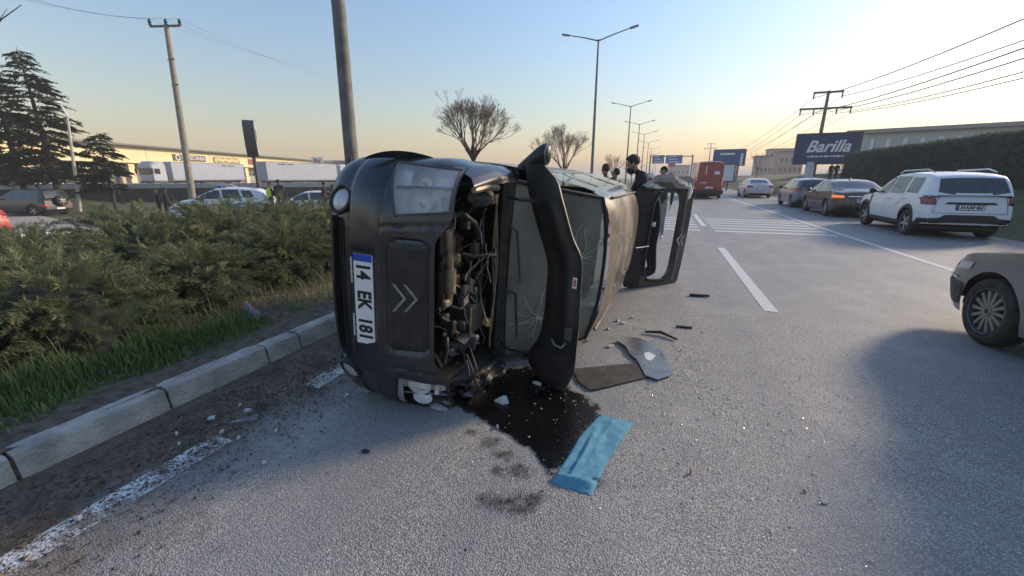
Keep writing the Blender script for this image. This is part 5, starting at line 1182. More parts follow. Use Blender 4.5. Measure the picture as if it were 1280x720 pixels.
# boundary wall in front of the depot yard
wallm = mat('dark_screen', (.035, .042, .042), .9, vary=.3, vscale=1.5); o = thing('boundary_wall', 'long dark boundary wall with a pale coping before the depot', 'wall', (0, 0, 0))
A = W(-60, 222, 37); B = W(450, 222, 50); A.z = B.z = 0; dr = (B - A); n_ = 30
for k in range(n_):
    p0 = A + dr * (k / n_); L = dr.length / n_; M = T(*p0) @ RZ(math.atan2(dr.y, dr.x)); q = MB(); q.box((L / 2, 0, -.30), (L - .03, .16, 1.5), 0, M); q.build('panel', wallm, o)
    q = MB(); q.box((L / 2, -.05, .72), (L - .02, .3, .50), 0, M, bev=.03); q.build('coping', mat('coping', (.42, .43, .43), .8, vary=.1, vscale=2) if k == 0 else bpy.data.materials['coping'], o)
# ------------------------------------------------------------- depot building
A = W(-70, 222, 51); B = W(412, 222, 155); A.z = B.z = -1.; dr = B - A; LB = dr.length; BM = T(*A) @ RZ(math.atan2(dr.y, dr.x))
o = thing('depot_building', 'long cream depot with a sign band above its bays behind the lorries', 'building'); o.matrix_world = BM
cream = mat('cream_cladding', (.84, .72, .42), .75, vary=.06, vscale=.3); rooff = mat('roof_edge', (.16, .16, .16), .6)
q = MB(); q.box((LB / 2, 22, 3.2), (LB, 40, 6.4), 0); q.build('hall', mat('depot_wall', (.66, .57, .40), .85, vary=.1, vscale=.3), o)
q = MB(); q.box((LB / 2, .9, 6.55), (LB + 1, 3.2, 2.9), 0); band = q.build('sign_band', cream, o)
q = MB()
for k in range(int(LB / 8)): q.box((4 + k * 8., -.72, 6.55), (.05, .03, 2.9), 0)
q.build('band_joints', mat('joint', (.38, .33, .22), .8), band)
q = MB(); q.box((LB / 2, 20, 8.12), (LB + 1.6, 44, .28), 0); q.build('roof', rooff, o)
for k in range(int(LB / 8) + 1):
    q = MB(); q.box((1 + k * 8., .3, 2.5), (1.2, 1.0, 5.0), 0); q.build('pillar', cream, o)
bays = [mat('bay_' + n, c_, .6, vary=.12, vscale=.5) for n, c_ in (('rose', (.48, .30, .20)), ('cream', (.75, .65, .38)), ('grey', (.20, .20, .20)), ('pale', (.45, .43, .40)))]
for k in range(int(LB / 8)):
    q = MB(); q.box((5 + k * 8., 1.9, 2.4), (6.4, .12, 4.6), 0); bd = q.build('bay_door', bays[(k * 7 + k // 3) % 4], o)
    q = MB()
    for j in range(4): q.box((5 + k * 8., 1.83, .9 + j * 1.0), (6.4, .04, .05), 0)
    q.build('door_ribs', rooff, bd)
    for wx in (3.4, 5.0, 6.6): q = MB(); q.box((wx + k * 8., 1.82, 3.4), (1.2, .06, .8), 0); q.build('pane', M_['carglass'], bd)
def on_facade(px, fh_hint=None):
    """distance along the facade seen under a bearing"""
    v = W(px, 222, 1.0); v = Vector((v.x, v.y)); a2 = Vector((A.x, A.y)); dd = Vector((dr.x, dr.y)).normalized(); den = v.x * dd.y - v.y * dd.x; return (a2.y * v.x - a2.x * v.y) / -den if 0 else (v.y * a2.x - v.x * a2.y) / (v.x * dd.y - v.y * dd.x)
def band_sign(px0, px1, name, m, txt=None, tm=None, hh=1.25, tsx=1.):
    s0, s1 = on_facade(px0), on_facade(px1); q = MB(); q.box(((s0 + s1) / 2, -.80, 6.5), (s1 - s0, .12, hh), 0, bev=.02); sg = q.build(name, m, o)
    if txt: link('lettering', text_mesh(txt, hh * .95, tm, .02, .02, sx=tsx), sg, T((s0 + s1) / 2, -.89, 6.5) @ RX(PI / 2))
    return s0, s1
dkb = mat('sign_brown', (.10, .085, .07), .6)
s0, s1 = band_sign(236, 257, 'sign_panel', dkb, 'SCANIA', M_['white'], 1.2, (on_facade(257) - on_facade(236)) / 4.6)
band_sign(217, 228, 'sign_panel', dkb); s0, s1 = on_facade(217.5), on_facade(227); q = MB(); q.lathe([(.40, -.04), (.62, -.04), (.62, .04), (.40, .04), (.40, -.04)], 20, 0, T((s0 + s1) / 2, -.9, 6.5) @ RX(PI / 2)); q.build('round_emblem', M_['white'], o)
band_sign(267, 299, 'sign_panel', mat('sign_tan', (.36, .29, .15), .7)); s0, s1 = on_facade(268), on_facade(298); q = MB()
for k in range(11): q.box((s0 + (s1 - s0) * (k + .5) / 11, -.89, 6.5 + .12 * ((k * 5) % 3 - 1)), ((s1 - s0) / 16, .05, .7), 0)
q.build('illegible_letters', cream, o)
band_sign(310, 317, 'sign_panel', mat('sign_red', (.35, .06, .04), .6), hh=1.3); band_sign(352, 369, 'sign_panel', M_['white'], hh=1.1); band_sign(352, 356, 'sign_mark', dkb, hh=1.14)
# grey-roofed hall behind
a = W(330, 222, 175); b = W(520, 222, 175); a.z = -1; o = thing('grey_hall', 'slate-grey roofed hall rising behind the right lorry', 'building', a, math.atan2(b.y - a.y, b.x - a.x)); Lh = (b - a).length
q = MB(); q.box((Lh / 2, 15, 4.2), (Lh, 30, 8.4), 0); q.build('wall', mat('slate_wall', (.16, .165, .18), .7, vary=.1, vscale=.2), o); q = MB(); q.box((Lh / 2, 15, 8.9), (Lh + 1, 31, 1.0), 0); q.build('roof', mat('slate_roof', (.11, .115, .13), .6), o)
for k in range(8): q = MB(); q.box((4 + k * (Lh - 8) / 7, -.06, 6), (3, .1, 1.2), 0); q.build('window', M_['carglass'], o)
a = W(394, 222, 120); a.z = -1; o = thing('yard_sign', 'small white and red sign board above the right lorry', 'sign', a, YAW); 
for x_ in (0, 2.6): q = MB(); q.tube([(x_, 0, 0), (x_, 0, 8.2)], .12, 8); q.build('post', pole_m, o)
q = MB(); q.box((1.3, -.15, 7.1), (3.2, .12, 2.0), 0); bd = q.build('board', M_['white'], o); q = MB(); q.box((.7, -.23, 7.2), (.6, .05, .9), 0); q.box((1.6, -.23, 7.0), (.7, .05, .7), 0); q.build('red_marks', mat('mark_red', (.4, .04, .04), .6), bd)
# ------------------------------------------------------------- right-hand side
# tall clipped hedge on top of the bank
o = thing('tall_hedge', 'tall clipped dark green hedge along the top of the right bank', 'hedge', (12.9, 0, 1.0))
q = MB(); q.grid([[(.35 * a, y, z) for a, z in ((-1, -.2), (-1, 2.0), (-.8, 2.22), (.8, 2.22), (1, 2.0), (1, -.2))] for y in np.linspace(4, 38.4, 30)]); q.box((0, 38.3, 1.0), (.7, .1, 2.3), 0); q.build('inner_growth', mat('hedge_core', (.06, .072, .058), .95, vary=.4, vscale=2), o)  # plain grey-green core below the leaf sprays
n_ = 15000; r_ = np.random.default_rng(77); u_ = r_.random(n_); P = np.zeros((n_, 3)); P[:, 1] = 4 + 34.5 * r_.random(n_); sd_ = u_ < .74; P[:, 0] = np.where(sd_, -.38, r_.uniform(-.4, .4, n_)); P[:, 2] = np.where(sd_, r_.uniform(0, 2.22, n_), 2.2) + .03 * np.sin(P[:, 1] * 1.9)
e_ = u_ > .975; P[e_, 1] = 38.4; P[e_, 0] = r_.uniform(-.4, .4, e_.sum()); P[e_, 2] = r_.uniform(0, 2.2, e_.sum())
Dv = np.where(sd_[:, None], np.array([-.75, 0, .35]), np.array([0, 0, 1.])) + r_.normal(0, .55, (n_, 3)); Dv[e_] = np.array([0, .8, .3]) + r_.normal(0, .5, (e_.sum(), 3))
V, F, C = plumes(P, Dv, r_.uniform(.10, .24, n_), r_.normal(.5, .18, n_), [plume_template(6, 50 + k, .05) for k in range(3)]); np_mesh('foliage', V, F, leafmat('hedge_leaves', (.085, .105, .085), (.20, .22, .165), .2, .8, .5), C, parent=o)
# blue billboard on one post
a = W(1010, 222, 42.5); a.z = float(gz(a.x)); zb = W(1033, 205, 42.5).z - a.z; zt = W(1033, 167, 42.5).z - a.z
o = thing('billboard', 'navy billboard with white Barilla lettering on a pale post', 'billboard', a, -.10)
q = MB(); q.tube([(0, .2, 0), (0, .2, zb + .2)], .36, 16); q.build('post', mat('pale_blue_post', (.42, .50, .56), .6, vary=.1, vscale=1), o)
q = MB(); q.box((1.1, .2, (zb + zt) / 2), (5.2, .34, zt - zb), 0, bev=.03); bd = q.build('panel', M_['navy'], o)
q = MB()
for s_ in (-1.52, 3.72): q.box((s_, .2, (zb + zt) / 2), (.08, .40, zt - zb + .1), 0)
for z_ in (zb, zt): q.box((1.1, .2, z_), (5.3, .40, .10), 0)
q.build('frame', M_['greyp'], bd)
link('lettering', text_mesh('Barilla', 1.55, M_['white'], .02, .035, .32, 'CENTER', .93), bd, T(1.15, .02, zb + (zt - zb) * .56) @ RX(PI / 2))
q = MB(); x = .05
x = -.4
while x < 2.6:
    w_ = random.uniform(.10, .42); q.box((x + w_ / 2, .025, zb + (zt - zb) * .25), (w_, .02, random.uniform(.11, .17)), 0); x += w_ + .07
q.build('small_print', M_['white'], bd)
# lattice-armed pylon and its wires
def pylon(x, y, h, label, s=1.):
    o = thing('power_pylon', label, 'power pole', (x, y, float(gz(x)))); q = MB(); q.tube([(0, 0, 0), (.0, 0, h)], [.34, .2], 8); q.build('mast', mat('mast_brown', (.10, .085, .07), .7), o)
    for z_, w_ in ((h - .2, 3.9), (h - 2.5, 6.8)):
        q = MB(); q.box((0, 0, z_), (w_, .25, .28), 0); ar = q.build('cross_arm', M_['greyp'], o)
        for k in ((-.47, .47) if w_ < 5 else (-.48, -.22, .22, .48)): q = MB(); q.lathe([(.05, 0), (.14, -.2), (.07, -.3), (.14, -.5), (.07, -.6), (.12, -.8), (.001, -.85)], 8, 0, T(k * w_, 0, z_ - .1)); q.build('insulator', M_['greyp'], ar)
    return h
PX_, PH = 22.3, 14.4; zg = float(gz(PX_)); pylon(PX_, 80, PH - zg, 'tall dark power pole with two cross arms behind the billboard'); pylon(PX_, 262, 20 - zg, 'distant power pole standing over the red van')
o = thing('power_lines', 'thin power lines sagging across the upper right sky', 'wires', (PX_, 80, 0))
for k, (dx, z_) in enumerate(((-1.8, PH - .9), (1.8, PH - .9), (-3.26, PH - 3.3), (-1.5, PH - 3.3), (1.5, PH - 3.3), (3.26, PH - 3.3))):
    q = MB(); q.tube([(dx, -95 * t, z_ - 9.0 * t * (1 - t)) for t in np.linspace(0, 1, 24)], .045, 4, cap=False); q.tube([(dx, 182 * t, z_ + 2.6 * t - 20.0 * t * (1 - t)) for t in np.linspace(0, 1, 24)], .03, 4, cap=False); q.build('wire', wire_m, o)
# pale factory
A2 = W(1052, 222, 58); B2 = W(1420, 222, 43); A2.z = 1.8; B2.z = 1.8; fd = B2 - A2; FL = fd.length
o = thing('factory', 'long pale factory hall with ribbed upper wall behind the screen fence', 'building', A2, math.atan2(fd.y, fd.x)); fw = mat('factory_wall', (.50, .50, .47), .8, vary=.08, vscale=.2)
q = MB(); q.box((FL / 2, 14, 2.7), (FL, 28, 5.4), 0); q.build('wall', fw, o); q = MB(); q.box((FL / 2, 14, 5.62), (FL + 1, 29.5, .45), 0); q.build('roof', mat('factory_roof', (.34, .34, .31), .7), o)
for k in range(int(FL / 1.6)): q = MB(); q.box((.8 + k * 1.6, -.15, 3.1), (.35, .3, 3.0), 0); q.build('rib', M_['white'], o)
for k in range(int(FL / 4)): q = MB(); q.box((2.4 + k * 4., -.05, 1.4), (1.6, .1, 1.2), 0); q.build('window', M_['carglass'], o)
# rows of low buildings far up the right side
for i, (px, wpx, ytop, fh, col, lb) in enumerate(((955, 22, 196, 150, (.44, .40, .34), 'low pale shed left of the navy billboard far up the road'), (972, 26, 187, 165, (.45, .42, .38), 'arched pale hall behind the low shed'), (985, 26, 190, 140, (.50, .34, .30), 'pinkish block beside the navy billboard'), (848, 24, 207, 260, (.40, .38, .34), 'hazy block at the far end of the road'), (876, 20, 204, 300, (.42, .38, .34), 'hazy taller block beyond the gantry'))):
    a = W(px, 222, fh); a.z = float(gz(min(a.x, 30))); zt = W(px, ytop, fh).z - a.z; wm = wpx * fh / 520; o = thing('distant_building', lb, 'building', a, random.uniform(-.1, .1), 'buildings far up the road')
    q = MB(); q.box((0, wm * .3, zt / 2), (wm, wm * .7, zt), 0); q.build('wall', mat('far_wall', col, .85, vary=.1, vscale=.2), o); q = MB(); q.box((0, wm * .3, zt + .2), (wm + .8, wm * .7 + .8, .4), 0); q.build('roof', rooff, o)
    for r_ in range(max(1, int(zt / 3.2))):
        for k in range(5): q = MB(); q.box((-wm * .4 + k * wm * .2, -wm * .052, 1.8 + r_ * 3.0), (wm * .09, .1, 1.3), 0); q.build('window', M_['carglass'], o)
# gantry with blue direction panels
fh = 125; gl, gr_ = W(811, 222, fh), W(863, 222, fh); o = thing('sign_gantry', 'overhead gantry with two blue direction panels far up the road', 'sign', (gl.x, gl.y, 0), math.atan2(gr_.y - gl.y, gr_.x - gl.x)); LG = (gr_ - gl).length; zt, zb = W(830, 194, fh).z, W(830, 204.5, fh).z

for x_ in (0, LG): q = MB(); q.tube([(x_, 0, 0), (x_, 0, zt + .2)], .22, 10); q.build('leg', pole_m, o)
q = MB(); q.tube([(0, 0, zt - .3), (LG, 0, zt - .3)], .14, 8); q.build('beam', pole_m, o)
for p0, p1 in ((813, 827.5), (829.5, 850)):
    s0, s1 = (p0 - 811) / 52 * LG, (p1 - 811) / 52 * LG; q = MB(); q.box(((s0 + s1) / 2, -.3, (zt + zb) / 2), (s1 - s0, .12, zt - zb), 0); pn = q.build('panel', M_['signblue'], o)
    q = MB()
    for j in range(3): q.box(((s0 + s1) / 2 - .3 * j, -.38, zb + .5 + .75 * j), ((s1 - s0) * (.62 - .1 * j), .02, .22), 0)
    q.build('lettering_bars', M_['white'], pn)
a = W(838, 222, 140); o = thing('red_board', 'small red board below the gantry panels', 'sign', (a.x, a.y, 0)); zt = W(838, 208, 140).z; q = MB(); q.tube([(0, .1, 0), (0, .1, zt + .2)], .12, 8); q.build('post', pole_m, o); q = MB(); q.box((0, 0, zt + .4), (2.2, .1, 1.3), 0); q.build('board', mat('board_red', (.4, .07, .06), .6), o)
# blue hoarding and slim white panel by the road
fh = 70; a = W(908, 222, fh); a.z = 0; zt, zb = W(908, 187, fh).z, W(908, 208, fh).z; o = thing('blue_hoarding', 'blue roadside hoarding above the white saloon ahead', 'billboard', (a.x, a.y, float(gz(a.x)) - .1), -.12); wd = 36 * fh / 520
for x_ in (-.3, .3): q = MB(); q.tube([(wd * x_, .2, 0), (wd * x_, .2, zb)], .2, 8); q.build('post', pole_m, o)
q = MB(); q.box((0, 0, (zt + zb) / 2), (wd, .3, zt - zb), 0, bev=.03); pn = q.build('panel', mat('hoarding_blue', (.025, .075, .22), .5, vary=.1, vscale=.5), o)
q = MB(); q.box((-.3, -.17, zt - .75), (wd * .45, .02, .28), 0); q.box((wd * .38, -.17, (zt + zb) / 2 - .3), (.35, .02, (zt - zb) * .7), 0); q.build('white_print', M_['white'], pn)
fh = 52; a = W(910, 222, fh); zt, zb = W(910, 205, fh).z, W(910, 231, fh).z; o = thing('panel_sign', 'slim white panel sign with a dark frame right of the red van', 'sign', (a.x, a.y, 0), -.1); q = MB(); q.tube([(0, 0, float(gz(a.x)) - .1), (0, 0, zb + .3)], .12, 8); q.build('post', M_['greyp'], o)
q = MB(); q.box((0, -.02, (zt + zb) / 2 + .2), (1.45, .18, zt - zb - .2), 0, bev=.02); q.build('frame', M_['greyp'], o); q = MB(); q.box((0, -.13, (zt + zb) / 2 + .2), (1.15, .06, zt - zb - .6), 0, bev=.01); q.build('face', mat('panel_white', (.55, .60, .66), .4), o)
# ------------------------------------------------------------- trees
def bare_tree(name, label, pos, h, spread, seed, group, depth=6, trunk_h=1.9):
    r = random.Random(seed); o = thing(name, label, 'tree', pos, 0, group); segs = []
    def grow(p, d, L, rad, lv):
        q_ = p + d * L; mid = p + d * L * .5 + Vector((r.uniform(-1, 1), r.uniform(-1, 1), r.uniform(-1, 1))) * L * .06; segs.append((p, mid, q_, rad, rad * .72, lv))
        if lv >= depth: return
        n = r.choice([2, 3, 3] if lv < 4 else [2, 2, 3]) if lv > 0 else 7
        for k in range(n):
            ax = d.orthogonal().normalized(); ax.rotate(Matrix.Rotation(r.uniform(0, 2 * PI) if lv else 2 * PI * k / n + r.uniform(-.3, .3), 3, d)); nd = d.copy(); nd.rotate(Matrix.Rotation(r.uniform(.12, .50) if lv else r.uniform(.15, .80), 3, ax)); nd = (nd + Vector((0, 0, .12))).normalized()
            grow(q_, nd, L * r.uniform(.66, .92) if lv else (h - trunk_h) * r.uniform(.26, .36) * spread, rad * r.uniform(.48, .64), lv + 1)
    grow(Vector((0, 0, 0)), Vector((0, 0, 1)), trunk_h, .085, 0)
    t = MB(); c = MB()
    for p, m, q_, r0, r1, lv in segs:
        (t if lv < 2 else c).tube([p, m, q_], [max(.003, r0), max(.0024, (r0 + r1) / 2), max(.0018, r1)], 7 if lv < 2 else 3, cap=False)
    t.build('trunk', M_['twig'], o); c.build('crown', mat('winter_twigs', (.15, .12, .10), .9) if 'winter_twigs' not in bpy.data.materials else bpy.data.materials['winter_twigs'], o, smooth=0); return o
GT = 'bare trees in the median'
bare_tree('bare_tree', 'bare branching tree rising above the bonnet of the overturned van', (-5.45, 11.4, .12), 4.5, .52, 4, GT, 8, 1.9)
bare_tree('bare_tree', 'bare tree behind the side mirror of the overturned van', (-5.4, 23.0, .12), 4.7, .57, 9, GT, 8, 1.65)
bare_tree('bare_tree', 'small distant bare tree between the van roof and the bearded man', (-5.5, 47.5, .12), 4.5, .75, 14, GT, 5, 1.5)
for k, (x, y, hh) in enumerate(((-5.6, 75, 4.5), (14, 120, 6), (10.5, 150, 5), (17, 95, 5))): bare_tree('bare_tree', 'hazy bare tree far along the road', (x, y, float(gz(x))), hh, 1.0, 20 + k, 'hazy far trees', 5, 1.5)
M_['cedar'] = leafmat('cedar_needles', (.010, .017, .013), (.036, .048, .028), .10, .7, .8); M_['bark'] = mat('bark', (.055, .043, .035), .95, vary=.4, vscale=8, bump=.8, bscale=12)
def cedar(label, pos, H, seed, dens=1.0, wide=.32, low=.22, group=None):
    r = np.random.default_rng(seed); o = thing('cedar_tree', label, 'tree', pos, 0, group); t = MB(); t.tube([(0, 0, 0), (.05, 0, H * .4), (0, .05, H * .8), (0, 0, H)], [.022 * H, .017 * H, .007 * H, .01], 8); P = []; D = []; Ln = []; z = low * H
    while z < H * .985:
        k = z / H; Lb = H * wide * (1 - k) ** .75 + .25; nb = int(r.integers(4, 7))
        for b in range(nb):
            if r.random() > dens: continue
            a = r.uniform(0, 2 * PI); L = Lb * r.uniform(.65, 1.12); d = np.array([math.cos(a), math.sin(a), 0]); rise = r.uniform(.02, .22); pth = []
            for s_ in np.linspace(0, 1, 6): pth.append(np.array([0, 0, z]) + d * L * s_ + np.array([0, 0, L * (rise * s_ - .26 * s_ ** 2.2)]))
            t.tube([tuple(p) for p in pth], [.035 * (1 - k) + .012, .03 * (1 - k) + .01, .02, .014, .01, .006], 4, cap=False)
            m = max(3, int(L / .15))
            for j in range(m):
                s_ = .22 + .78 * (j + r.random()) / m; i = min(4, int(s_ * 5)); f = s_ * 5 - i; p = pth[i] * (1 - f) + pth[i + 1] * f
                for sd in (-1, 1):
                    lat = np.array([-d[1], d[0], 0]) * sd; P.append(p + r.normal(0, .04, 3)); D.append(d * r.uniform(.4, 1.) + lat * r.uniform(.3, 1.) + np.array([0, 0, r.uniform(-.22, .12)])); Ln.append(r.uniform(.35, .75) * (.6 + .5 * (1 - k)))
        z += H * .027 * r.uniform(.7, 1.3)
    t.build('trunk', M_['bark'], o); n = len(P); V, F, C = plumes(np.array(P), np.array(D), np.array(Ln), r.normal(.5, .2, n), TPLC); np_mesh('crown', V, F, M_['cedar'], C, parent=o); return o
def fat_template(seed):
    V, F = plume_template(7, seed); V = V.copy(); Vq = V.reshape(-1, 4, 3); c = Vq.mean(1, keepdims=True); w_ = (Vq[:, 1] - Vq[:, 3]) * .9; Vq[:, 1] += w_; Vq[:, 3] -= w_; return V, F
TPLC = [fat_template(s) for s in (31, 32, 33)]
a = W(26, 222, 34); a.z = -.95; cedar('cedar on the left edge with its trunk behind the dark off-roader', a, 11.0, 3)
a = W(68, 222, 31); a.z = -.95; cedar('tall cedar with its trunk right of the dark off-roader', a, 11.2, 5)
a = W(135, 222, 30); a.z = -.95; cedar('small thin cedar right of the white lamp post', a, 5.6, 8, .62, .34, .30)
a = W(-55, 222, 33); a.z = -.95; cedar('cedar branches reaching in at the left border', a, 10.5, 12)

a = W(-70, 222, 9.5); a.z = float(gz(a.x)); e0 = W(-45, 70, 9.5) - a; e1 = W(2, 24, 9.5) - a; e2 = W(27, 6, 9.5) - a
o = thing('bare_tree', 'bare twig reaching in at the upper left corner', 'tree', a); q = MB(); q.tube([(0, 0, 0), (0, 0, 2.2), e0], [.09, .07, .035], 8); q.build('trunk', M_['twig'], o)
q = MB(); q.tube([e0, e0 * .4 + e1 * .6 + Vector((0, 0, -.05)), e1, e2], [.03, .018, .012, .006], 5)
for t_ in (.3, .5, .7, .85): p_ = e0.lerp(e1, t_); q.tube([p_, p_ + (e2 - e1) * .6 + Vector((random.uniform(-.2, .2), 0, random.uniform(.05, .3)))], [.008, .004], 4)
q.build('branch', bpy.data.materials['winter_twigs'], o)
from mathutils import noise as mnoise
# ------------------------------------------------------------- people
def person(label, pos, az, cols, pose=None, h=1.75, group=None, hair=(.02, .015, .012), beard=False, vest=False):
    """one continuous skinned body; pose overrides joints; cols = top, trousers, shoes"""
    J = dict(pelvis=(0, 0, .95, .135), belly=(.01, 0, 1.12, .135), chest=(.01, 0, 1.32, .15), neckb=(0, 0, 1.47, .075), neck=(.01, 0, 1.53, .055), jaw=(.035, 0, 1.585, .070), head=(.025, 0, 1.66, .088), crown=(.01, 0, 1.725, .06))
    for sd, n in ((1, 'L'), (-1, 'R')):
        J.update({'sh' + n: (0, sd * .185, 1.42, .068), 'el' + n: (-.03, sd * .245, 1.14, .048), 'wr' + n: (.06, sd * .25, .90, .032), 'pa' + n: (.085, sd * .245, .835, .034),
                  'hi' + n: (0, sd * .095, .90, .10), 'kn' + n: (.03, sd * .105, .50, .066), 'an' + n: (-.02, sd * .11, .10, .045), 'to' + n: (.14, sd * .125, .035, .036)})
    if pose: J.update(pose)
    for n in 'LR':                                           # five fingers from the palm
        p, w_ = Vector(J['pa' + n][:3]), Vector(J['wr' + n][:3]); d = (p - w_).normalized(); sd = d.orthogonal().normalized(); fwd = Vector((1, 0, 0)); sd = (fwd - d * fwd.dot(d)).normalized()
        for k in range(4):
            b = p + sd * (.026 - .017 * k) + d * .03; L = (.07, .08, .075, .06)[k]; J['f%d%s' % (k, n)] = (*b, .011); J['g%d%s' % (k, n)] = (*(b + d * L * .55), .0095); J['t%d%s' % (k, n)] = (*(b + d * L + Vector((.012, 0, .004))), .008)
        b = p + sd * .035 - d * .02; J['f4' + n] = (*b, .012); J['g4' + n] = (*(b + sd * .025 + d * .03), .010); J['t4' + n] = (*(b + sd * .03 + d * .06), .008)
    E_ = [('pelvis', 'belly', 0), ('belly', 'chest', 0), ('chest', 'neckb', 0), ('neckb', 'neck', 3), ('neck', 'jaw', 3), ('jaw', 'head', 3), ('head', 'crown', 4)]
    for n in 'LR':
        E_ += [('neckb', 'sh' + n, 0), ('sh' + n, 'el' + n, 0), ('el' + n, 'wr' + n, 0), ('wr' + n, 'pa' + n, 3), ('pelvis', 'hi' + n, 1), ('hi' + n, 'kn' + n, 1), ('kn' + n, 'an' + n, 1), ('an' + n, 'to' + n, 2)]
        for k in range(5): E_ += [('pa' + n, 'f%d%s' % (k, n), 3), ('f%d%s' % (k, n), 'g%d%s' % (k, n), 3), ('g%d%s' % (k, n), 't%d%s' % (k, n), 3)]
    names = list(J); idx = {n: i for i, n in enumerate(names)}; s = h / 1.75
    me = bpy.data.meshes.new('body'); me.from_pydata([Vector(J[n][:3]) * s for n in names], [(idx[a], idx[b]) for a, b, _ in E_], [])
    tmp = bpy.data.objects.new('body', me); COL.objects.link(tmp); md = tmp.modifiers.new('skin', 'SKIN'); md.branch_smoothing = .6
    for n in names: v = me.skin_vertices[0].data[idx[n]]; r = J[n][3] * s; v.radius = (r * (1.25 if n in ('chest', 'belly', 'pelvis') else 1.), r); v.use_root = n == 'pelvis'
    sb = tmp.modifiers.new('sub', 'SUBSURF'); sb.levels = 1; sb.render_levels = 1
    bpy.context.view_layer.update(); out = bpy.data.meshes.new_from_object(tmp.evaluated_get(bpy.context.evaluated_depsgraph_get())); bpy.data.objects.remove(tmp)
    skin = bpy.data.materials.get('skin') or mat('skin', (.36, .20, .13), .55, vary=.1, vscale=20)
    ms = [mat('jacket_cloth', cols[0], .85, vary=.25, vscale=9), mat('trouser_cloth', cols[1], .9, vary=.25, vscale=9), mat('shoe', cols[2], .6), skin, mat('hair', hair, .8, vary=.3, vscale=40, bump=.6, bscale=60)]
    out.materials.clear(); [out.materials.append(m) for m in ms]
    SA = np.array([J[a][:3] for a, b, _ in E_]) * s; SB = np.array([J[b][:3] for a, b, _ in E_]) * s; SR = np.array([(J[a][3] + J[b][3]) / 2 for a, b, _ in E_]) * s; MI = [m for _, _, m in E_]
    for p in out.polygons:
        c = np.array(p.center); t = np.clip(((c - SA) * (SB - SA)).sum(1) / ((SB - SA) ** 2).sum(1), 0, 1); dd = np.linalg.norm(c - SA - (SB - SA) * t[:, None], axis=1) - SR; p.material_index = MI[int(dd.argmin())]
    out.shade_smooth(); o = thing('person', label, 'person', pos, PI / 2 - az, group); link('body', out, o)
    H = Vector(J['head'][:3]) * s; ax = (Vector(J['crown'][:3]) - Vector(J['jaw'][:3])).normalized(); f0 = Vector((1, 0, 0)); fwd = (f0 - ax * f0.dot(ax)).normalized(); HM = basis(H, fwd, ax.cross(fwd))
    q = MB(); q.ell((-.012, 0, .030), (.105 * s, .088 * s, .098 * s), 0, 16, 10, HM); hm = q.build('hair', ms[4], o, smooth=80)
    vq = [v for v in hm.data.vertices]
    for v in vq:
        l = HM.inverted() @ v.co
        if l.x > .055 and l.z < .07: v.co = HM @ Vector((.045, l.y * .8, max(l.z, .03)))
        if l.z < -.03: v.co = HM @ Vector((l.x * .8, l.y * .8, -.03 + (l.z + .03) * .3))
        v.co += Vector((random.uniform(-.006, .006), random.uniform(-.006, .006), random.uniform(-.005, .008)))
    q = MB(); q.add([(.088, 0, .0), (.118, 0, -.035), (.088, .016, -.04), (.088, -.016, -.04)], [(0, 1, 2), (0, 3, 1), (1, 3, 2)], 0, HM)
    for sd in (-1, 1): q.ell((.0, sd * .088, -.01), (.022, .012, .033), 0, 8, 6, HM)
    q.build('nose_and_ears', skin, o)
    q = MB()
    for sd in (-1, 1): q.ell((.083, sd * .032, .005), (.008, .013, .008), 0, 8, 6, HM)
    q.build('eyes', M_['black'], o); q = MB(); q.ell((.086, 0, -.068), (.008, .025, .006), 0, 8, 6, HM); q.build('mouth', mat('lips', (.25, .09, .07), .6), o)
    if beard: q = MB(); q.ell((.030, 0, -.082), (.070, .072, .062), 0, 12, 8, HM); q.build('beard', ms[4], o, smooth=80)
    if vest:
        q = MB(); c0 = Vector(J['chest'][:3]) * s
        q.lathe([(.205, -.26), (.215, -.1), (.21, .04), (.15, .15), (.09, .17)], 18, 0, T(c0.x, 0, c0.z) @ Matrix.Diagonal((.85, 1.05, 1, 1))); q.build('vest', mat('hi_vis', (.55, .75, .06), .6, emit=None), o)
    return o
def stand(px, ytop, fh, h=1.75): 
    p = W(px, ytop, fh); return Vector((p.x, p.y, p.z - h))
LEFTF = -YAW - PI / 2
# bearded man bending over the tail of the van
p = stand(826, 196, 6.2, 1.78); p.z = 0
lean = dict(belly=(.05, 0, 1.12, .14), chest=(.15, 0, 1.31, .155), neckb=(.25, 0, 1.45, .08), neck=(.29, 0, 1.50, .058), jaw=(.345, 0, 1.525, .070), head=(.375, 0, 1.60, .090), crown=(.385, 0, 1.67, .062),
            shL=(.22, .185, 1.39, .07), shR=(.22, -.185, 1.39, .07), elL=(.33, .25, 1.14, .05), elR=(.33, -.25, 1.14, .05), wrL=(.52, .20, 1.02, .034), wrR=(.52, -.20, 1.02, .034), paL=(.59, .19, 1.0, .035), paR=(.59, -.19, 1.0, .035))
mn = person('bearded man in a black jacket with a pale hood bending over the van tail', p, LEFTF + .1, ((.012, .012, .016), (.02, .02, .024), (.02, .02, .02)), lean, 1.88, None, (.03, .02, .014), True)
q = MB(); P = []
for i in range(15):
    a = -PI * .78 + 2 * PI * .78 * i / 14; P.append([(.19 - .13 * math.cos(a) * s_ - .02, .14 * math.sin(a) * s_, 1.49 + .07 * (1 - abs(s_ - 1.05)) - .10 * (s_ - 1) + .03 * math.cos(a)) for s_ in (.62, .85, 1.05, 1.25)])
q.grid(P); q.build('hood', mat('pale_hood', (.55, .53, .52), .9, vary=.12, vscale=14), mn, smooth=70)
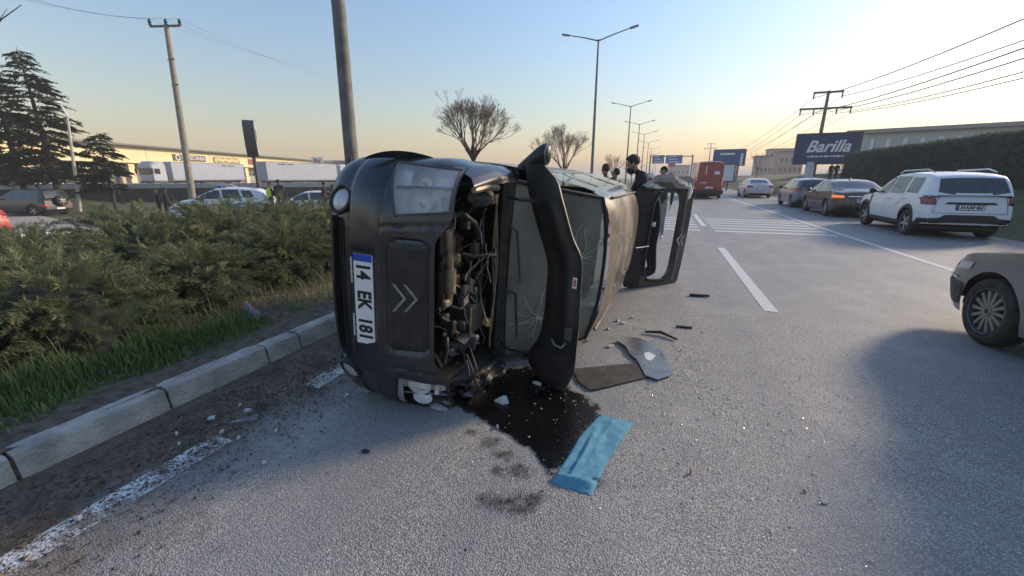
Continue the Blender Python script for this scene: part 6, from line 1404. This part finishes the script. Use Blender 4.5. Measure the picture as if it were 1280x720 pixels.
p = Vector((*G(822, 299)[:2], 0)); walk = dict(knL=(.12, .10, .51, .066), anL=(.06, .10, .11, .045), toL=(.22, .11, .05, .036), knR=(.02, -.10, .50, .066), anR=(-.14, -.10, .12, .045), toR=(.0, -.11, .035, .036))
person('man in a dark jacket and grey trousers walking behind the open tailgate', p, LEFTF - 1.0, ((.03, .03, .034), (.24, .24, .25), (.4, .4, .4)), walk, 1.76)
person('bystander with dark hair behind the van roof, nearest the lamp pole', Vector((*stand(758, 205, 9.5)[:2], 0)), LEFTF + 1.2, ((.03, .028, .03), (.03, .03, .04), (.02, .02, .02)), None, 1.80, None, (.06, .035, .02))
person('bystander in a grey jacket just right of the dark-haired one', Vector((*stand(771, 211, 10.5)[:2], 0)), LEFTF + .6, ((.16, .16, .17), (.03, .03, .04), (.02, .02, .02)), None, 1.72)
GP = 'people standing beyond the planted bed'
for px, yt, fh, col, lb, vs_ in ((194, 236, 23, (.02, .02, .024), 'left one of the two people in black by the yard wall', False), (205, 235, 23, (.02, .022, .03), 'right one of the two people in black by the yard wall', False),
                           (336, 228, 21, (.02, .02, .03), 'officer in a yellow-green vest behind the patrol car', True), (347, 225, 21, (.035, .04, .055), 'person in a dark blue-grey coat beside the officer in the vest', False),
                           (404, 228, 25, (.05, .02, .025), 'person in dark red-brown near the right lorry cab', False), (415, 231, 25, (.02, .02, .02), 'person in black closest to the overturned van nose', False)):
    person(lb, stand(px, yt, fh), LEFTF + random.uniform(-1, 1.5), (col, (.02, .02, .025), (.02, .02, .02)), None, 1.75, GP, vest=vs_)
for px, lb in ((1037, 'left of two dark figures standing on the bank under the billboard'), (1044, 'right of two dark figures standing on the bank under the billboard')):
    a = W(px, 222, 39.5); a.z = float(gz(a.x)); person(lb, a, LEFTF + 1.5, ((.02, .02, .02), (.03, .03, .03), (.02, .02, .02)), None, 1.72, 'figures on the bank')
# ------------------------------------------------------------- things lying on the road
def gpt(px, py, z=0.): v = G(px, py, z); return v
# blue towel
c00, c10, c11, c01 = gpt(687, 603), gpt(736, 620), gpt(793, 527), gpt(747, 519); P = []; Pu = []
nu, nv = 46, 20
for i in range(nu + 1):
    t = i / nu; row = []; rw2 = []
    for j in range(nv + 1):
        s_ = j / nv; p = (c00 * (1 - s_) + c10 * s_) * (1 - t) + (c01 * (1 - s_) + c11 * s_) * t
        fold = .017 * math.exp(-((s_ - .22 - .16 * math.sin(3.4 * t + .4)) / .055) ** 2) * math.sin(PI * min(1, t * 1.15)) + .010 * math.exp(-((s_ - .70 + .25 * t) / .05) ** 2) * float(smooth(.35, .6, t)) * (1 - t) * 2 + .026 * math.exp(-((t - .06 - .03 * s_) / .035) ** 2) * (1 - .3 * s_) - .006 * math.exp(-((t - .13) / .03) ** 2)
        z = .012 + fold + .010 * mnoise.noise(Vector((s_ * 2.2, t * 5, 1.7))) + .005 * mnoise.noise(Vector((s_ * 6, t * 13, 4.7))) + .002 * mnoise.noise(Vector((s_ * 18, t * 40, 2.7))); ed = min(s_, 1 - s_, t, 1 - t); z = z * min(1, .3 + ed * 10)
        w_ = .010 * math.sin(5 * t + 2) + .006 * math.sin(13 * t) * (s_ - .5); v_ = .012 * math.sin(5 * s_ + 1) * (t - .3) + .004 * math.sin(15 * s_); row.append((p.x + w_, p.y + v_, max(.003, z))); rw2.append((p.x + w_, p.y + v_, .0015))
    P.append(row); Pu.append(rw2)
q = MB(); q.grid(P); q.grid(Pu); edge = [(P[i][0], Pu[i][0]) for i in range(nu + 1)] + [(P[nu][j], Pu[nu][j]) for j in range(1, nv + 1)] + [(P[i][nv], Pu[i][nv]) for i in range(nu - 1, -1, -1)] + [(P[0][j], Pu[0][j]) for j in range(nv - 1, -1, -1)]
q.grid([list(e) for e in edge]); tw = q.build('blue_towel', mat('towel_terry', (.16, .54, .80), .95, vary=.2, vscale=16, bump=1., bscale=420, dirt=(.30, .68, .88)), smooth=80); tag(tw, 'bright blue microfibre towel spread at the edge of the oil puddle', 'towel')
# rubber mat and broken pane
def slab(name, pts, z0, th, m, label, cat, jit=.0, warp=0.):
    P = [gpt(a, b) for a, b in pts]; n = len(P); c = sum(P, Vector()) / n; q = MB()
    q.prism([(p.x - c.x + random.uniform(-jit, jit), p.y - c.y + random.uniform(-jit, jit)) for p in P], 0, th); o = q.build(name, m, smooth=0); o.location = (c.x, c.y, z0); o.rotation_euler = (random.uniform(-warp, warp), random.uniform(-warp, warp), 0); return tag(o, label, cat)
mt = slab('floor_mat', [(716, 463), (722, 478), (736, 489), (745, 489), (822, 470), (823, 465), (800, 455), (770, 458)], .004, .012, mat('mat_rubber', (.028, .026, .023), .75, vary=.4, vscale=9, bump=.6, bscale=150, dirt=(.075, .07, .06)), 'dark rubber floor mat lying beside the overturned van', 'floor mat')
gl_ = slab('broken_pane', [(770, 428), (784, 424), (800, 426), (815, 432), (826, 442), (840, 464), (841, 471), (822, 477), (806, 472), (795, 452), (788, 446), (782, 436)], .020, .006, mat('mirror_pane', (.30, .30, .28), .10, .6, vary=.25, vscale=3, rvar=.3), 'broken silvery window pane lying behind the floor mat', 'broken glass', .004, .02)
q = MB(); q.prism([(.02, -.10), (.06, -.12), (.10, .0), (.04, .06), (.0, .02)], .0066, .008); q.build('pale_patch', M_['white'], gl_)  # pale patch laid on the pane
# scattered pieces
def shard(px, py, sz, m, label, cat='fragment', el=1.6, name='plastic_fragment', z=0., flat=.012):
    p = gpt(px, py, z); a0 = random.uniform(0, 6.28); n = random.randint(5, 7); pts = [(sz * el * math.cos(a) * random.uniform(.5, 1) * .8, .8 * sz * math.sin(a) * random.uniform(.5, 1)) for a in np.linspace(0, 2 * PI, n + 1)[:-1]]
    q = MB(); top = [(x, y, flat * random.uniform(.4, 1.6) + .003) for x, y in pts]; bot = [(x * 1.02, y * 1.02, 0) for x, y in pts]; k = len(pts); ct = (0, 0, flat * 1.5 + .004)
    q.add(top + bot + [ct], [(i, (i + 1) % k, 2 * k) for i in range(k)] + [(i, (i + 1) % k, k + (i + 1) % k, k + i) for i in range(k)] + [tuple(range(2 * k - 1, k - 1, -1))]); o = q.build(name, m, smooth=0)
    o.location = (p.x, p.y, z + .003); o.rotation_euler = (0, 0, a0); return tag(o, label, cat, 'broken pieces scattered on the road')
wp = mat('white_plastic', (.55, .56, .56), .5, vary=.1, vscale=20); bp_ = mat('dark_plastic_bits', (.02, .02, .02), .5)
FR = 'small white broken piece on the dirty asphalt by the kerb'
for px, py, sz in ((278, 541, .014), (298, 549, .014), (330, 580, .012), (265, 524, .03), (222, 544, .010), (310, 515, .02), (345, 540, .012), (258, 558, .010), (225, 557, .01), (100, 650, .012), (357, 488, .008), (300, 508, .010)): shard(px, py, sz, wp, FR)
shard(433, 496, .022, M_['clearlamp'], 'pale lamp splinter under the front bumper', 'fragment', 1.3); shard(628, 503, .055, wp, 'crumpled white sheet of plastic in the oil puddle', 'fragment', 1.5, flat=.03)
shard(548, 510, .07, mat('clear_film', (.34, .36, .37), .3, vary=.3, vscale=10), 'clear plastic film under the broken headlamp', 'fragment', 1.5, flat=.02); shard(670, 480, .03, wp, 'white splinter at the rim of the puddle', 'fragment', 2.2); shard(622, 535, .012, wp, 'tiny white chip inside the oil puddle', 'fragment', 2)
shard(1030, 628, .03, mat('dull_film', (.26, .26, .25), .5), 'flat pale scrap alone on the open asphalt', 'fragment', 1.0, flat=.003); shard(961, 665, .035, wornpaint('scuff', (.5, .5, .48), .5), 'scuffed pale smear in the right foreground', 'fragment', 2.2, flat=.002)
shard(863, 592, .008, mat('red_bit', (.4, .05, .03), .5), 'tiny red lamp chip on the asphalt', 'fragment')
for px, py, sz, el in ((778, 405, .03, 2.), (772, 402, .02, 2.4), (760, 412, .02, 1.6), (790, 398, .02, 1.6), (733, 427, .02, 1.5), (762, 434, .03, 2.), (878, 416, .012, 2), (852, 438, .01, 1.5)): shard(px, py, sz, wp, 'white splinter beside the roof of the overturned van', 'fragment', el)
q = MB(); a, b = gpt(806, 417), gpt(846, 426); q.tube([a + Vector((0, 0, .02)), a * .5 + b * .5 + Vector((.0, .06, .03)), b + Vector((0, 0, .015))], [.012, .016, .010], 6); tag(q.build('trim_strip', bp_), 'curved black trim strip lying behind the broken pane', 'trim strip')
q = MB(); a, b = gpt(862, 370), gpt(887, 372); q.tube([a + Vector((0, 0, .015)), b + Vector((0, .02, .02))], [.025, .015], 5); tag(q.build('rubber_scrap', bp_), 'black rubber scrap on the lane right of the tailgate', 'scrap')
q = MB(); a, b = gpt(845, 409), gpt(865, 411); q.tube([a + Vector((0, 0, .012)), b + Vector((0, 0, .012))], .012, 5); tag(q.build('rubber_scrap', bp_), 'short black scrap below the longer one', 'scrap')
q = MB(); a = gpt(457, 565); q.ell((a.x, a.y, .006), (.03, .016, .008), 0, 10, 6); tag(q.build('oily_pebble', bp_), 'small black oily pebble in the foreground shade edge', 'pebble')
# clear plastic bag and a twig in the bed
q = MB(); c = gpt(318, 396, .14); P = []
for i in range(13):
    t = i / 12; P.append([(c.x - .12 + .26 * t + .02 * math.sin(7 * t + 3 * s_), c.y + .02 + .10 * (s_ - .5) * (1 - .6 * abs(t - .45)) - .06 * t, .15 + .10 * math.sin(PI * s_) * (1 - t * .5) + .05 * (1 - t) + .012 * math.sin(11 * t + 7 * s_)) for s_ in np.linspace(0, 1, 8)])
q.grid(P); tag(q.build('plastic_bag', glassmat('bag_film', (.85, .88, .9), .45, (.45, .48, .50), .7, 9.), smooth=50), 'torn clear plastic bag caught in the bed by the kerb', 'plastic bag')
q = MB(); q.tube([gpt(312, 392, .16), gpt(300, 372, .30), gpt(290, 352, .42)], [.006, .005, .003], 5); tag(q.build('dry_stick', M_['twig']), 'dry stick poking up beside the plastic bag', 'stick')
q = MB(); c = gpt(300, 525); P = []
for i in range(9):
    t = i / 8; P.append([(c.x - .05 + .16 * t, c.y - .06 + .12 * t + .04 * (s_ - .5) * (.4 + t), .004 + .035 * math.sin(PI * s_) * t) for s_ in np.linspace(0, 1, 6)])
q.grid(P); tag(q.build('plastic_spoon_scrap', glassmat('clear_scrap', (.9, .92, .94), .35, (.5, .52, .54), .8, 12.)), 'clear cupped plastic scrap in the dirt beside the kerb', 'fragment')
# crumbs of safety glass and grit: nobody could count them
def crumbs(name, n, cx, cy, sx, sy, size, m, label, seed):
    r = np.random.default_rng(seed); x = cx + r.normal(0, sx, n); y = cy + r.normal(0, sy, n); k = (x > -2.9); x, y = x[k], y[k]; n = len(x); s_ = size * r.uniform(.4, 1.3, n); Rn = r.normal(0, 1, (n, 4, 3)); Rn /= np.linalg.norm(Rn, axis=2, keepdims=True)
    V = Rn * s_[:, None, None]; V[..., 2] = np.abs(V[..., 2]) * .7; V += np.stack([x, y, np.full(n, .003)], -1)[:, None]; b = (np.arange(n) * 4)[:, None]; F = np.concatenate([b + np.array([f]) for f in ((0, 1, 2), (0, 2, 3), (0, 3, 1), (1, 3, 2))]); o = np_mesh(name, V.reshape(-1, 3), F, m); return tag(o, label, 'glass crumbs', kind='stuff')
gm = mat('glass_crumb', (.72, .76, .75), .12, .0, .8, coat=1.)
crumbs('glass_crumbs', 2800, .9, 3.3, 1.0, .9, .0095, gm, 'glittering crumbs of safety glass strewn over the asphalt right of the van', 1)
crumbs('glass_crumbs', 900, .1, 3.35, .35, .35, .0095, gm, 'dense crumbs of safety glass around the floor mat', 2)
crumbs('clods', 420, -2.6, 1.8, .28, 1.0, .020, mat('clod', (.16, .115, .075), .95, vary=.4, vscale=30), 'clods of brown soil spilled along the kerb', 9)
crumbs('grit', 8000, -2.6, 1.7, .32, 1.2, .010, mat('grit', (.09, .075, .06), .9, vary=.4, vscale=40), 'dark grit and soil crumbs along the kerb', 3)
crumbs('pale_grit', 420, -2.2, 1.9, .45, 1.0, .007, wp, 'pale chips mixed into the dirt along the kerb', 4)
crumbs('plastic_chips', 90, -.6, 2.7, .8, .7, .014, bp_, 'small dark plastic chips around the wreck', 6)
crumbs('pale_chips', 60, .3, 3.3, .8, .8, .011, wp, 'small pale plastic chips around the wreck', 7)
crumbs('road_grit', 1600, .5, 2.6, 1.6, 1.4, .0035, mat('road_grit', (.22, .21, .19), .8), 'loose grit on the foreground asphalt', 5)
# ------------------------------------------------------------- evening haze
q = MB(); q.box((0, 1500, 11.0), (5400, 3700, 27.0)); hz = q.build('haze', [], smooth=0); hz.data.materials.clear()
m = bpy.data.materials.new('haze'); m.use_nodes = True; n = m.node_tree.nodes; n.remove(n['Principled BSDF']); pv = n.new('ShaderNodeVolumePrincipled')
pv.inputs['Density'].default_value = .0013; pv.inputs['Color'].default_value = (.95, .93, .90, 1); pv.inputs['Anisotropy'].default_value = .0
m.node_tree.links.new(pv.outputs[0], n['Material Output'].inputs['Volume']); hz.data.materials.append(m); tag(hz, 'warm evening haze over the whole road', 'haze', kind='stuff')
hz.display_type = 'WIRE'
